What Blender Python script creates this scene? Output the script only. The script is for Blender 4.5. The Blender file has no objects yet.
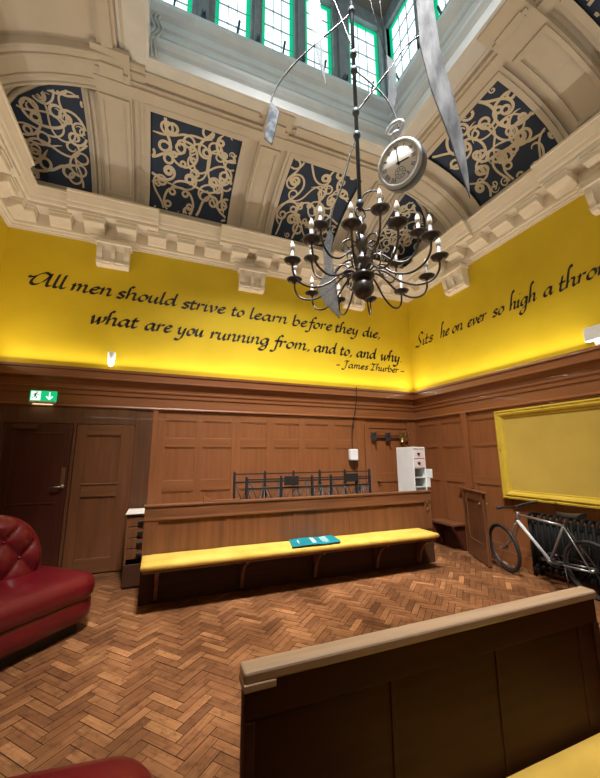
import bpy, bmesh, math, random
from mathutils import Vector, Matrix
from math import sin, cos, pi, radians as rad, sqrt
SC = bpy.context.scene
COL = SC.collection
# ------------------------------------------------------------------ camera
YAW, PITCH, ROLL = rad(21.866), rad(10.854), rad(-0.328)
fw = Vector((sin(YAW)*cos(PITCH), cos(YAW)*cos(PITCH), sin(PITCH)))
rt = Vector((cos(YAW), -sin(YAW), 0)); up = rt.cross(fw)
rt2 = rt*cos(ROLL)+up*sin(ROLL); up2 = up*cos(ROLL)-rt*sin(ROLL)
cd = bpy.data.cameras.new('camera'); cam = bpy.data.objects.new('camera', cd); COL.objects.link(cam)
m = Matrix((rt2, up2, -fw)).transposed().to_4x4(); m.translation = Vector((-5.194, -6.155, 1.65)); cam.matrix_world = m
cd.sensor_fit = 'HORIZONTAL'; cd.sensor_width = 36; cd.lens = 348.48/600*36; cd.clip_start = .02
SC.camera = cam
# ------------------------------------------------------------------ world, exposure
W = bpy.data.worlds.new('sky'); SC.world = W; W.use_nodes = True
W.node_tree.nodes['Background'].inputs[0].default_value = (.75, .88, 1, 1)
W.node_tree.nodes['Background'].inputs[1].default_value = 1.0
SC.view_settings.view_transform = 'Standard'; SC.view_settings.look = 'None'
SC.view_settings.exposure = 0.4; SC.view_settings.gamma = 1
PANE_STRENGTH = 1.75     # daylit lantern panes
TILT = 28
LED_W = 34.0            # warm LED strip on the panelling ledge, watts per wall
FILL_W = 340.0           # added area light under the solid lantern roof, brightens the lower room
# room: back wall y=0, right wall x=0, left wall x=XL, front wall y=YF
XL, YF = -7.58, -8.12
LX0, LX1, LY0, LY1 = -5.68, -1.91, -6.02, -2.1       # lantern opening
def area(name, loc, rot, sx, sy, w, col):
    l = bpy.data.lights.new(name, 'AREA'); l.shape = 'RECTANGLE'; l.size = sx; l.size_y = sy; l.energy = w; l.color = col
    o = bpy.data.objects.new(name, l); o.location = loc; o.rotation_euler = rot; COL.objects.link(o); return o
LEDC = (1, .90, .75)
area('led_strip_back', (XL/2, -.12, 3.02), (rad(180+TILT), 0, 0), 7.3, .03, LED_W, LEDC)
area('led_strip_right', (-.12, YF/2, 3.02), (rad(180-TILT), 0, rad(90)), 7.9, .03, LED_W, LEDC)
area('led_strip_left', (XL+.12, YF/2, 3.02), (rad(180+TILT), 0, rad(90)), 7.9, .03, LED_W, LEDC)
area('led_strip_front', (XL/2, YF+.12, 3.02), (rad(180-TILT), 0, 0), 7.3, .03, LED_W*.6, LEDC)
fill_p = Vector((-4.5, -5.25, 9.74)); fill_l = area('lantern_fill', fill_p, (Vector((-2.7, -1.5, .3))-fill_p).to_track_quat('-Z', 'Y').to_euler(), 1.5, 1.3, FILL_W, (1, .97, .92)); fill_l.data.spread = rad(55)  # unseen fill lamp added inside the lantern, aimed towards the back wall

# ------------------------------------------------------------------ materials
def new_mat(name):
    mt = bpy.data.materials.new(name); mt.use_nodes = True
    nt = mt.node_tree; b = nt.nodes['Principled BSDF']; return mt, nt, b
def noise_col(nt, b, c1, c2, scale, stretch=(1, 1, 1), detail=5, bump=0., lo=.3, hi=.7, src='Object'):
    tc = nt.nodes.new('ShaderNodeTexCoord'); mp = nt.nodes.new('ShaderNodeMapping'); mp.inputs['Scale'].default_value = stretch
    nz = nt.nodes.new('ShaderNodeTexNoise'); nz.inputs['Scale'].default_value = scale; nz.inputs['Detail'].default_value = detail
    cr = nt.nodes.new('ShaderNodeValToRGB'); cr.color_ramp.elements[0].position = lo; cr.color_ramp.elements[1].position = hi
    cr.color_ramp.elements[0].color = (*c1, 1); cr.color_ramp.elements[1].color = (*c2, 1)
    L = nt.links.new; L(tc.outputs[src], mp.inputs[0]); L(mp.outputs[0], nz.inputs['Vector']); L(nz.outputs['Fac'], cr.inputs[0]); L(cr.outputs[0], b.inputs['Base Color'])
    if bump:
        bp = nt.nodes.new('ShaderNodeBump'); bp.inputs['Strength'].default_value = bump; bp.inputs['Distance'].default_value = .01
        L(nz.outputs['Fac'], bp.inputs['Height']); L(bp.outputs[0], b.inputs['Normal'])
    return nz, cr
def mat(name, c1, c2=None, scale=6, rough=.6, metal=0, stretch=(1, 1, 1), bump=0., coat=0., spec=.5, **k):
    mt, nt, b = new_mat(name)
    b.inputs['Roughness'].default_value = rough; b.inputs['Metallic'].default_value = metal
    b.inputs['Coat Weight'].default_value = coat; b.inputs['Specular IOR Level'].default_value = spec
    c2 = c2 or tuple(min(1, x*1.25) for x in c1)
    noise_col(nt, b, c1, c2, scale, stretch, bump=bump, **k); return mt
def wood(name, c1, c2, axis, rough=.42, scale=5, coat=.12):
    st = [9, 9, 9]; st['xyz'.index(axis)] = .7
    return mat(name, c1, c2, scale=scale*.35, rough=rough, stretch=tuple(st), bump=.06, coat=coat, detail=8, lo=.25, hi=.75)
def emit(name, c, s):
    mt, nt, b = new_mat(name); b.inputs['Base Color'].default_value = (*c, 1); b.inputs['Emission Color'].default_value = (*c, 1)
    b.inputs['Emission Strength'].default_value = s; return mt
OAK1, OAK2 = (.20, .068, .023), (.27, .098, .034)
M = dict(
 yellow=mat('yellow_plaster', (.63, .45, .014), (.71, .51, .02), 1.6, .62, bump=.05, spec=.3),
 cream=mat('cove_plaster', (.56, .515, .455), (.62, .57, .505), 2.0, .75, spec=.3),
 mould=mat('cornice_paint', (.74, .665, .56), (.80, .725, .62), 5, .6, spec=.35),
 lantern=mat('lantern_paint', (.68, .705, .74), (.76, .785, .82), 4, .55),
 lead=mat('mullion_grey', (.20, .21, .235), (.27, .28, .30), 6, .6),
 roof=mat('lantern_roof', (.16, .13, .11), (.20, .165, .14), 3, .8),
 navy=mat('navy_panel_paint', (.020, .036, .080), (.026, .047, .10), 4, .6, spec=.3),
 scroll=mat('scroll_paint', (.62, .56, .45), (.72, .65, .52), 5, .6),
 oakz=wood('oak_upright', OAK1, OAK2, 'z'), oakx=wood('oak_along_back', OAK1, OAK2, 'x'), oaky=wood('oak_along_side', OAK1, OAK2, 'y'),
 darkz=wood('dark_oak_upright', (.075, .030, .014), (.14, .055, .024), 'z'),
 darkx=wood('dark_oak_rail', (.075, .030, .014), (.14, .055, .024), 'x'),
 mahog=wood('mahogany_door', (.060, .015, .009), (.085, .023, .013), 'z', rough=.35),
 benchx=wood('bench_oak_along', (.10, .038, .016), (.20, .078, .03), 'x', rough=.38), benchz=wood('bench_oak_upright', (.10, .038, .016), (.19, .072, .028), 'z', rough=.38),
 pewx=mat('pew_shaded_oak', (.040, .014, .006), (.062, .022, .009), scale=2, rough=.62, stretch=(.7, 9, 9), spec=.25), wornx=wood('worn_oak_cap', (.30, .20, .13), (.46, .33, .23), 'x', rough=.4),  # pew oak base darkened to carry the near bench's shade
 cloth=mat('yellow_cushion_cloth', (.50, .32, .05), (.66, .43, .09), 3.5, .85, bump=.12, spec=.2),
 red=mat('red_leather', (.105, .002, .0065), (.145, .003, .009), 4, .36, bump=.05, coat=.25),
 plinth=mat('black_plinth', (.012, .010, .010), None, 5, .6),
 iron=mat('black_iron', (.012, .012, .013), None, 9, .5), bronze=mat('dark_bronze', (.055, .052, .056), (.10, .095, .10), 8, .42, .6),
 rodm=mat('blue_grey_rod', (.055, .075, .11), (.075, .10, .14), 8, .45, .3),
 candle=mat('grey_candle_tube', (.22, .22, .23), (.34, .34, .35), 9, .6), bulb=mat('frosted_bulb', (.80, .82, .84), (.9, .92, .94), 5, .25),
 steel=mat('brushed_steel', (.45, .45, .45), (.58, .58, .58), 8, .3, 1.), brass=mat('old_brass', (.32, .22, .09), (.45, .32, .14), 8, .35, .9),
 white=mat('white_enamel', (.72, .74, .74), (.80, .82, .82), 4, .35), pink=mat('pink_drawer', (.66, .55, .56), (.72, .62, .63), 4, .4),
 plum=mat('dark_heart', (.06, .01, .015), None, 5, .5), inside=mat('pale_interior', (.42, .44, .42), (.5, .52, .5), 4, .6),
 paper=mat('paper', (.60, .57, .52), (.72, .68, .63), 6, .8), teal=mat('teal_print', (.0, .17, .22), (.0, .21, .26), 5, .45), ink=mat('white_ink', (.75, .8, .8), None, 5, .6),
 black=mat('black_paint', (.008, .008, .009), (.014, .013, .013), 8, .5), rubber=mat('black_rubber', (.010, .010, .011), (.018, .018, .018), 9, .7),
 frame=mat('yellow_frame_paint', (.50, .345, .03), (.58, .41, .045), 5, .45, bump=.05), board=mat('yellow_board_paint', (.46, .325, .055), (.56, .395, .075), 1.3, .6, bump=.03),
 chrome=mat('bicycle_silver', (.26, .26, .27), (.36, .36, .37), 7, .35, .8), bikewhite=mat('bicycle_white', (.42, .44, .47), (.55, .57, .60), 6, .3),  # bicycle silver and white dulled, shade near the radiator put into the colour
 radiator=mat('dark_radiator_iron', (.005, .005, .0045), (.009, .009, .008), 7, .75, spec=.2),  # dark iron taken near black to carry the shade under the board
 green=emit('exit_green', (.0, .42, .16), .9), exitwhite=emit('exit_white', (.75, 1, .85), 1.0), lampglow=emit('lamp_glow', (1, .82, .5), 3),
 blade=mat('grey_marbled_print', (.05, .055, .065), (.17, .18, .20), 3.5, .75, spec=.12, stretch=(4, 4, 1.0), detail=9, lo=.35, hi=.65),
 tagp=mat('blue_grey_print', (.04, .055, .08), (.15, .165, .19), 16, .75, spec=.12, detail=4, lo=.42, hi=.58),
 dial=mat('watch_dial_print', (.80, .83, .87), (.86, .89, .92), 7, .45), slate=mat('slate_blue_edge', (.07, .10, .17), (.10, .135, .21), 6, .5), greyp=mat('grey_print', (.42, .46, .52), (.56, .60, .66), 8, .5),
)
def glassy(name, c, a):
    mt, nt, b = new_mat(name); noise_col(nt, b, c, tuple(min(1, x*2.2) for x in c), 14, (1, 1, .5)); b.inputs['Roughness'].default_value = .15
    b.inputs['Alpha'].default_value = a; return mt
M['crystal'] = glassy('translucent_grey_print', (.09, .10, .115), .6)
M['came'] = mat('lead_came', (.24, .26, .27), (.30, .32, .33), 6, .5)
M['pane'] = emit('daylit_glass', (.64, .78, .82), PANE_STRENGTH)
M['green_glass'] = emit('green_stained_glass', (.0, .42, .20), .75)
M['tie'] = mat('paint_off_white', (.55, .53, .5), None, 6, .6)
# floor blocks: tone and direction stored per block
def floor_mat():
    mt, nt, b = new_mat('herringbone_oak'); L = nt.links.new
    a = nt.nodes.new('ShaderNodeAttribute'); a.attribute_name = 'tone'
    tc = nt.nodes.new('ShaderNodeUVMap'); tc.uv_map = 'grain'
    mp = nt.nodes.new('ShaderNodeMapping'); mp.inputs['Scale'].default_value = (3, 60, 1)
    nz = nt.nodes.new('ShaderNodeTexNoise'); nz.inputs['Scale'].default_value = 1; nz.inputs['Detail'].default_value = 6
    L(tc.outputs[0], mp.inputs[0]); L(mp.outputs[0], nz.inputs['Vector'])
    add = nt.nodes.new('ShaderNodeMath'); add.operation = 'MULTIPLY_ADD'; add.inputs[1].default_value = .6
    L(nz.outputs['Fac'], add.inputs[0]); L(a.outputs['Fac'], add.inputs[2])
    cr = nt.nodes.new('ShaderNodeValToRGB'); e = cr.color_ramp.elements
    e[0].position = .1; e[0].color = (.085, .034, .014, 1); e[1].position = 1.15; e[1].color = (.44, .215, .092, 1)
    k = e.new(.6); k.color = (.21, .088, .036, 1)
    L(add.outputs[0], cr.inputs[0])
    # scuffed, worn patches
    tg = nt.nodes.new('ShaderNodeTexCoord'); n2 = nt.nodes.new('ShaderNodeTexNoise'); n2.inputs['Scale'].default_value = 1.4; n2.inputs['Detail'].default_value = 6
    L(tg.outputs['Object'], n2.inputs['Vector'])
    n3 = nt.nodes.new('ShaderNodeTexNoise'); n3.inputs['Scale'].default_value = 11; n3.inputs['Detail'].default_value = 9; n3.inputs['Roughness'].default_value = .72; L(tg.outputs['Object'], n3.inputs['Vector'])
    r3 = nt.nodes.new('ShaderNodeValToRGB'); r3.color_ramp.elements[0].position = .36; r3.color_ramp.elements[1].position = .50; r3.color_ramp.elements[0].color = (.55, .50, .46, 1); r3.color_ramp.elements[1].color = (1, 1, 1, 1); L(n3.outputs['Fac'], r3.inputs[0])
    m3 = nt.nodes.new('ShaderNodeMix'); m3.data_type = 'RGBA'; m3.blend_type = 'MULTIPLY'; m3.inputs[0].default_value = .9
    mx = nt.nodes.new('ShaderNodeMix'); mx.data_type = 'RGBA'; mx.blend_type = 'MULTIPLY'
    r2 = nt.nodes.new('ShaderNodeValToRGB'); r2.color_ramp.elements[0].color = (.62, .58, .55, 1); r2.color_ramp.elements[1].color = (1.12, 1.1, 1.06, 1)
    r2.color_ramp.elements[0].position = .35; r2.color_ramp.elements[1].position = .62
    L(n2.outputs['Fac'], r2.inputs[0]); mx.inputs[0].default_value = 1; L(cr.outputs[0], mx.inputs[6]); L(r2.outputs[0], mx.inputs[7]); L(mx.outputs[2], m3.inputs[6]); L(r3.outputs[0], m3.inputs[7]); L(m3.outputs[2], b.inputs['Base Color'])
    rr = nt.nodes.new('ShaderNodeMapRange'); rr.inputs[3].default_value = .32; rr.inputs[4].default_value = .55; L(n2.outputs['Fac'], rr.inputs[0]); L(rr.outputs[0], b.inputs['Roughness'])
    return mt
M['floor'] = floor_mat()

# ------------------------------------------------------------------ mesh builder
class MB:
    def __init__(s): s.v = []; s.f = []; s.sm = []; s.bev = 0
    def add(s, vs, fs, smooth=False):
        n = len(s.v); s.v += [tuple(v) for v in vs]; s.f += [tuple(i+n for i in f) for f in fs]; s.sm += [smooth]*len(fs); return s
    def box(s, x0, x1, y0, y1, z0, z1):
        x0, x1 = sorted((x0, x1)); y0, y1 = sorted((y0, y1)); z0, z1 = sorted((z0, z1))
        v = [(x, y, z) for z in (z0, z1) for y in (y0, y1) for x in (x0, x1)]
        return s.add(v, [(0, 2, 3, 1), (4, 5, 7, 6), (0, 1, 5, 4), (2, 6, 7, 3), (0, 4, 6, 2), (1, 3, 7, 5)])
    def hexa(s, v): return s.add(v, [(0, 3, 2, 1), (4, 5, 6, 7), (0, 1, 5, 4), (1, 2, 6, 5), (2, 3, 7, 6), (3, 0, 4, 7)])
    def prism(s, poly, a, b):
        """poly: list of 3-D points (planar outline); a,b: offset vectors of the two faces"""
        n = len(poly); P = [Vector(p) for p in poly]; a = Vector(a); b = Vector(b)
        return s.add([p+a for p in P]+[p+b for p in P], [tuple(range(n))[::-1], tuple(range(n, 2*n))]+[(i, (i+1) % n, n+(i+1) % n, n+i) for i in range(n)])
    def tube(s, pts, r, n=8, closed=False):
        P = [Vector(p) for p in pts]; k = len(P); R = r if isinstance(r, (list, tuple)) else [r]*k
        def tan(i):
            a = P[(i-1) % k] if (closed or i > 0) else P[i]; b = P[(i+1) % k] if (closed or i < k-1) else P[i]
            t = b-a; return t.normalized() if t.length > 1e-9 else Vector((0, 0, 1))
        t0 = tan(0); u = t0.orthogonal().normalized(); vs = []
        for i in range(k):
            t = tan(i); u = (u-t*u.dot(t)); u = u.normalized() if u.length > 1e-6 else t.orthogonal().normalized(); w = t.cross(u)
            vs += [P[i]+(u*cos(2*pi*j/n)+w*sin(2*pi*j/n))*R[i] for j in range(n)]
        fs = [(i*n+j, i*n+(j+1) % n, ((i+1) % k)*n+(j+1) % n, ((i+1) % k)*n+j) for i in range(k if closed else k-1) for j in range(n)]
        if not closed: fs += [tuple(range(n))[::-1], tuple((k-1)*n+j for j in range(n))]
        return s.add(vs, fs, True)
    def lathe(s, prof, c=(0, 0, 0), n=20, axis='z'):
        vs = []
        for r, h in prof:
            for j in range(n):
                a = 2*pi*j/n; p = (r*cos(a), r*sin(a), h)
                if axis == 'y': p = (p[0], p[2], p[1])
                if axis == 'x': p = (p[2], p[0], p[1])
                vs.append((p[0]+c[0], p[1]+c[1], p[2]+c[2]))
        k = len(prof); fs = [(i*n+j, i*n+(j+1) % n, (i+1)*n+(j+1) % n, (i+1)*n+j) for i in range(k-1) for j in range(n)]
        if prof[0][0] > 1e-6: fs.append(tuple(range(n))[::-1])
        if prof[-1][0] > 1e-6: fs.append(tuple((k-1)*n+j for j in range(n)))
        return s.add(vs, fs, True)
    def grid(s, rows, smooth=True, close=False):
        k = len(rows); n = len(rows[0]); vs = [p for r in rows for p in r]
        fs = [(i*n+j, i*n+j+1, (i+1)*n+j+1, (i+1)*n+j) for i in range(k-1) for j in range(n-1)]
        if close: fs += [(i*n+n-1, i*n, (i+1)*n, (i+1)*n+n-1) for i in range(k-1)]
        return s.add(vs, fs, smooth)
    def build(s, name, mt, parent=None, bevel=0, off=None, clean=True, kind=None, seg=2, label=None):
        me = bpy.data.meshes.new(name); o = Vector(off) if off is not None else None
        me.from_pydata([tuple(Vector(v)-o) for v in s.v] if o is not None else s.v, [], s.f)
        me.polygons.foreach_set('use_smooth', s.sm)
        if clean:
            bm = bmesh.new(); bm.from_mesh(me); bmesh.ops.recalc_face_normals(bm, faces=bm.faces); bm.to_mesh(me); bm.free()
        for x in (mt if isinstance(mt, (list, tuple)) else [mt]): me.materials.append(M[x] if isinstance(x, str) else x)
        ob = bpy.data.objects.new(name, me); COL.objects.link(ob)
        if parent is not None: ob.parent = parent
        if bevel:
            md = ob.modifiers.new('edge', 'BEVEL'); md.width = bevel; md.segments = seg; md.limit_method = 'ANGLE'; md.angle_limit = rad(40)
        if kind: ob['kind'] = kind
        if label: ob['label'] = label
        return ob
def empty(name, loc=(0, 0, 0), rot=(0, 0, 0), label=None, cat=None, group=None, kind=None):
    o = bpy.data.objects.new(name, None); COL.objects.link(o); o.location = loc; o.rotation_euler = rot; o.empty_display_size = .1
    tag(o, label, cat, group, kind); return o
def tag(o, label=None, cat=None, group=None, kind=None):
    for k, v in (('label', label), ('category', cat), ('group', group), ('kind', kind)):
        if v: o[k] = v
    return o
def catmull(P, n=8, closed=False):
    P = [Vector(p) for p in P]; out = []; k = len(P)
    if k < 3: return [P[0].lerp(P[-1], i/n) for i in range(n+1)]
    for i in range(k if closed else k-1):
        g = lambda j: P[j % k] if closed else P[max(0, min(k-1, j))]
        a, b, c, d = g(i-1), g(i), g(i+1), g(i+2)
        for j in range(n):
            t = j/n; out.append(.5*((2*b)+(c-a)*t+(2*a-5*b+4*c-d)*t*t+(3*b-a-3*c+d)*t**3))
    if not closed: out.append(P[-1])
    return out
# wall frames: (u along wall, d into the room, z)
def wp(w, u, d, z): return {'A': (u, -d, z), 'B': (-d, u, z), 'C': (XL+d, u, z), 'D': (u, YF+d, z)}[w]
def wbox(mb, w, u0, u1, d0, d1, z0, z1):
    a = wp(w, u0, d0, z0); b = wp(w, u1, d1, z1); return mb.box(a[0], b[0], a[1], b[1], a[2], b[2])
SPAN = {'A': (XL, 0), 'B': (YF, 0), 'C': (YF, 0), 'D': (XL, 0)}
SIDE = {'A': 'back', 'B': 'right', 'C': 'left', 'D': 'front'}
def sweep(mb, w, prof, u0=None, u1=None, mitre=True):
    """run a (d,z) profile along a wall; mitred at the room corners when u0/u1 are None"""
    a, b = SPAN[w]; r0 = []; r1 = []
    for d, z in prof:
        r0.append(wp(w, (a+(d if mitre else 0)) if u0 is None else u0, d, z)); r1.append(wp(w, (b-(d if mitre else 0)) if u1 is None else u1, d, z))
    n = len(prof); mb.add(r0+r1, [(i, i+1, n+i+1, n+i) for i in range(n-1)]+[tuple(range(n))[::-1], tuple(range(n, 2*n))])
    return mb

# ------------------------------------------------------------------ floor: herringbone of oak blocks
def build_floor():
    MB().box(XL-.1, .1, YF-.1, .1, -.12, -.004).build('floor', mat('floor_joint_dark', (.018, .009, .005), None, 6, .8), kind='structure')
    l, w = .276, .069; vs = []; fs = []; tone = []; uvs = []; rnd = random.Random(5); ang = rad(ROT_F)
    ca, sa = cos(ang), sin(ang); cx, cy = XL/2, YF/2
    n = 3; N = 60
    # classic herringbone lattice: L = 3w
    for i in range(-120, 120):
        for j in range(-60, 60):
            for k in (0, 1):
                # period vectors: (w,w) and (l,-l)
                bx = i*w + j*l; by = i*w - j*l
                if k == 0: q = (bx, by, bx+l, by+w)
                else: q = (bx+l, by+w-l, bx+l+w, by+w)
                mx, my = (q[0]+q[2])/2, (q[1]+q[3])/2
                X = cx+mx*ca-my*sa; Y = cy+mx*sa+my*ca
                if not (XL-.1 < X < .1 and YF-.1 < Y < .1): continue
                g = rnd.uniform(.0012, .0026); b = len(vs); dz = rnd.uniform(-.0012, .0012)
                t = rnd.gauss(.30, .12) + (.03 if k else -.03); r1, r2 = rnd.random()*50, rnd.random()*50
                pts = [(q[0]+g, q[1]+g), (q[2]-g, q[1]+g), (q[2]-g, q[3]-g), (q[0]+g, q[3]-g)]
                for x, y in pts:
                    vs.append((min(max(cx+x*ca-y*sa, XL), 0), min(max(cy+x*sa+y*ca, YF), 0), dz))
                    uvs.append((x+r1, y+r2) if k == 0 else (y+r1, x+r2))
                fs.append((b, b+1, b+2, b+3)); tone.append(t)
    me = bpy.data.meshes.new('floor'); me.from_pydata(vs, [], fs)
    at = me.attributes.new('tone', 'FLOAT', 'FACE'); at.data.foreach_set('value', tone)
    uv = me.uv_layers.new(name='grain')
    for p in me.polygons:
        for li in p.loop_indices: uv.data[li].uv = uvs[me.loops[li].vertex_index]
    me.materials.append(M['floor']); o = bpy.data.objects.new('floor', me); COL.objects.link(o); o['kind'] = 'structure'
ROT_F = 42.0
build_floor()

# ------------------------------------------------------------------ lettering: broad-nib strokes
_b = [(.72, .88), (.45, 1), (.12, .65), (.1, .2), (.3, .02), (.55, .3), (.74, .95)]
GL = {
 'a': (.98, [_b, [(.74, .98), (.68, .25), (.8, .02), (.98, .2)]]),
 'b': (.85, [[(.16, 1.95), (.12, .9), (.12, .15), (.4, .0), (.7, .35), (.65, .85), (.4, 1), (.14, .6)]]),
 'd': (.98, [_b, [(.80, 1.95), (.72, .6), (.78, .05), (.98, .2)]]),
 'e': (.74, [[(.12, .5), (.5, .62), (.62, .85), (.42, 1), (.14, .7), (.12, .25), (.35, 0), (.70, .25)]]),
 'f': (.62, [[(.85, 1.72), (.66, 1.92), (.48, 1.5), (.4, .4), (.3, -.6), (.1, -.8), (-.1, -.65)], [(.15, .95), (.75, .98)]]),
 'g': (.92, [_b, [(.76, .98), (.7, 0), (.6, -.65), (.3, -.9), (.02, -.7), (.2, -.4), (.85, .1)]]),
 'h': (.92, [[(.42, 1.78), (.26, 1.95), (.15, 1.6), (.13, .9), (.1, 0)], [(.12, .5), (.4, .98), (.65, .9), (.62, .3), (.70, 0), (.92, .2)]]),
 'i': (.42, [[(0, .8), (.14, 1), (.12, .2), (.22, 0), (.42, .2)], [(.20, 1.42), (.26, 1.5)]]),
 'l': (.42, [[(.20, 1.95), (.13, .9), (.12, .15), (.24, 0), (.44, .2)]]),
 'm': (1.24, [[(0, .8), (.14, 1), (.1, 0)], [(.12, .5), (.36, .98), (.55, .9), (.5, 0)], [(.52, .5), (.78, .98), (.97, .9), (.93, .2), (1.02, 0), (1.24, .2)]]),
 'n': (.9, [[(0, .8), (.14, 1), (.1, 0)], [(.12, .5), (.4, .98), (.64, .9), (.6, .2), (.7, 0), (.9, .2)]]),
 'o': (.80, [[(.4, 1), (.12, .6), (.15, .12), (.4, 0), (.68, .4), (.62, .88), (.4, 1)]]),
 'r': (.62, [[(0, .8), (.14, 1), (.1, 0)], [(.12, .55), (.35, .95), (.62, .93)]]),
 's': (.68, [[(.64, .88), (.38, 1), (.16, .8), (.35, .55), (.55, .28), (.4, .0), (.05, .12)]]),
 't': (.52, [[(.22, 1.45), (.14, .8), (.12, .15), (.28, 0), (.52, .2)], [(-.04, .97), (.50, 1.0)]]),
 'u': (.9, [[(0, .8), (.14, 1), (.1, .3), (.25, .02), (.5, .3), (.66, 1)], [(.66, 1), (.6, .2), (.7, 0), (.9, .2)]]),
 'v': (.74, [[(0, .85), (.14, 1), (.24, .3), (.28, 0), (.6, .5), (.64, .92), (.5, 1)]]),
 'w': (1.14, [[(0, .85), (.14, 1), (.2, .3), (.28, 0), (.55, .5), (.62, 1)], [(.62, 1), (.64, .3), (.70, 0), (1, .5), (1.06, .92), (.92, 1)]]),
 'y': (.86, [[(0, .8), (.14, 1), (.14, .3), (.3, .05), (.55, .3), (.68, 1)], [(.68, 1), (.6, 0), (.45, -.65), (.15, -.85), (-.08, -.65)]]),
 ',': (.34, [[(.14, .10), (.20, .0), (.08, -.28)]]), '.': (.34, [[(.08, .02), (.24, .18)]]), '-': (.6, [[(.02, .45), (.58, .52)]]),
 'A': (1.34, [[(1.02, 1.6), (.66, 1.86), (.2, 1.25), (.0, .35), (.25, .02), (.7, .5), (1.08, 1.7)], [(1.08, 1.82), (1.0, .4), (1.1, .02), (1.32, .2)], [(.2, 1.25), (-.1, 1.0), (-.25, 1.15)]]),
 'J': (.95, [[(.1, 1.6), (.45, 1.85), (.98, 1.8)], [(.62, 1.85), (.5, .4), (.35, -.4), (.05, -.5), (-.15, -.3)]]),
 'T': (1.1, [[(-.08, 1.4), (.18, 1.82), (.6, 1.70), (1.15, 1.9)], [(.66, 1.74), (.52, .9), (.46, .15), (.28, -.02), (.1, .2)], [(.46, .15), (.60, .0), (.8, .1)]]),
 'S': (1.0, [[(1.0, 1.65), (.66, 1.9), (.34, 1.5), (.58, 1.0), (.78, .5), (.48, .0), (-.1, .2)]]),
}
def word(mb, w, txt, a, b, z0, xh, asc=1.0, nib=.23, slant=.22):
    adv = 0; S = []
    for ch in txt:
        g = GL[ch]
        for st in g[1]:
            S.append([(x+adv, (y if y <= 1 else 1+(y-1)*asc) if y > 0 else y*(.6+.4*asc)) for x, y in st])
        adv += g[0]*1.02
    sx = (b-a)/adv; nv = Vector((cos(rad(38)), sin(rad(38))))*nib*xh*.5
    for st in S:
        P = catmull([(a+x*sx+slant*y*xh*(1 if b > a else -1), z0+y*xh, 0) for x, y in st], 7)
        if b < a: P = [Vector((2*a-p.x, p.y, 0)) for p in P]      # lay out in reading direction, then map
        rows = []
        for i, p in enumerate(P):
            t = (P[min(i+1, len(P)-1)]-P[max(i-1, 0)]); t = t.normalized() if t.length else Vector((1, 0, 0)); nrm = Vector((-t.y, t.x))
            s = 1 if nrm.dot(nv) >= 0 else -1; o = nv+nrm*s*xh*.050
            if nrm.dot(nv)*s < 0: o = nv-nrm*xh*.05
            q = []
            for sg in (-1, 1):
                uu = p.x+sg*o.x; zz = p.y+sg*o.y
                if b < a: uu = 2*a-uu
                q.append(wp(w, uu, .003, zz))
            rows.append(q)
        mb.grid(rows, smooth=False)
def wall_text(parent, w, words, xh, zf, asc=1.0, nib=.23, name='lettering'):
    mb = MB()
    for t, a, b in words: word(mb, w, t, a, b, zf((a+b)/2), xh, asc, nib)
    return mb.build(name, 'black', parent, clean=False)

# ------------------------------------------------------------------ walls
walls = {}
for w in 'ABCD':
    mb = MB(); a, b = SPAN[w]; e = .12
    wbox(mb, w, a-(e if w in 'AD' else 0), b+(e if w in 'AD' else 0), -.15, 0, 0, 5.3)
    walls[w] = mb.build('wall_'+SIDE[w], 'yellow', kind='structure')
wall_text(walls['A'], 'A', [("All", -7.20, -6.74), ("men", -6.67, -6.08), ("should", -6.02, -5.07), ("strive", -4.99, -4.21), ("to", -4.1, -3.86), ("learn", -3.76, -2.99), ("before", -2.89, -2.0), ("they", -1.93, -1.37), ("die,", -1.27, -.81)], .120, lambda x: 4.18-.0155*(x+.8), 1.0, .34)
wall_text(walls['A'], 'A', [("what", -6.36, -5.66), ("are", -5.55, -5.12), ("you", -5.03, -4.58), ("running", -4.47, -3.36), ("from,", -3.3, -2.5), ("and", -2.42, -1.92), ("to,", -1.83, -1.54), ("and", -1.44, -.95), ("why.", -.84, -.26)], .124, lambda x: 3.685-.0135*(x+.25), 1.0, .34)
wall_text(walls['A'], 'A', [("-", -1.93, -1.84), ("James", -1.77, -1.16), ("Thurber", -1.11, -.38), ("-", -.33, -.22)], .080, lambda x: 3.44, 1.0, .32)
wall_text(walls['B'], 'B', [("Sits", -.19, -.72), ("he", -.92, -1.16), ("on", -1.23, -1.5), ("ever", -1.6, -2.01), ("so", -2.13, -2.36), ("high", -2.45, -2.9), ("a", -3.0, -3.15), ("throne", -3.22, -3.98)], .115, lambda y: 4.0+.02*(y+.2)+.012, 1.75, .26)

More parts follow.
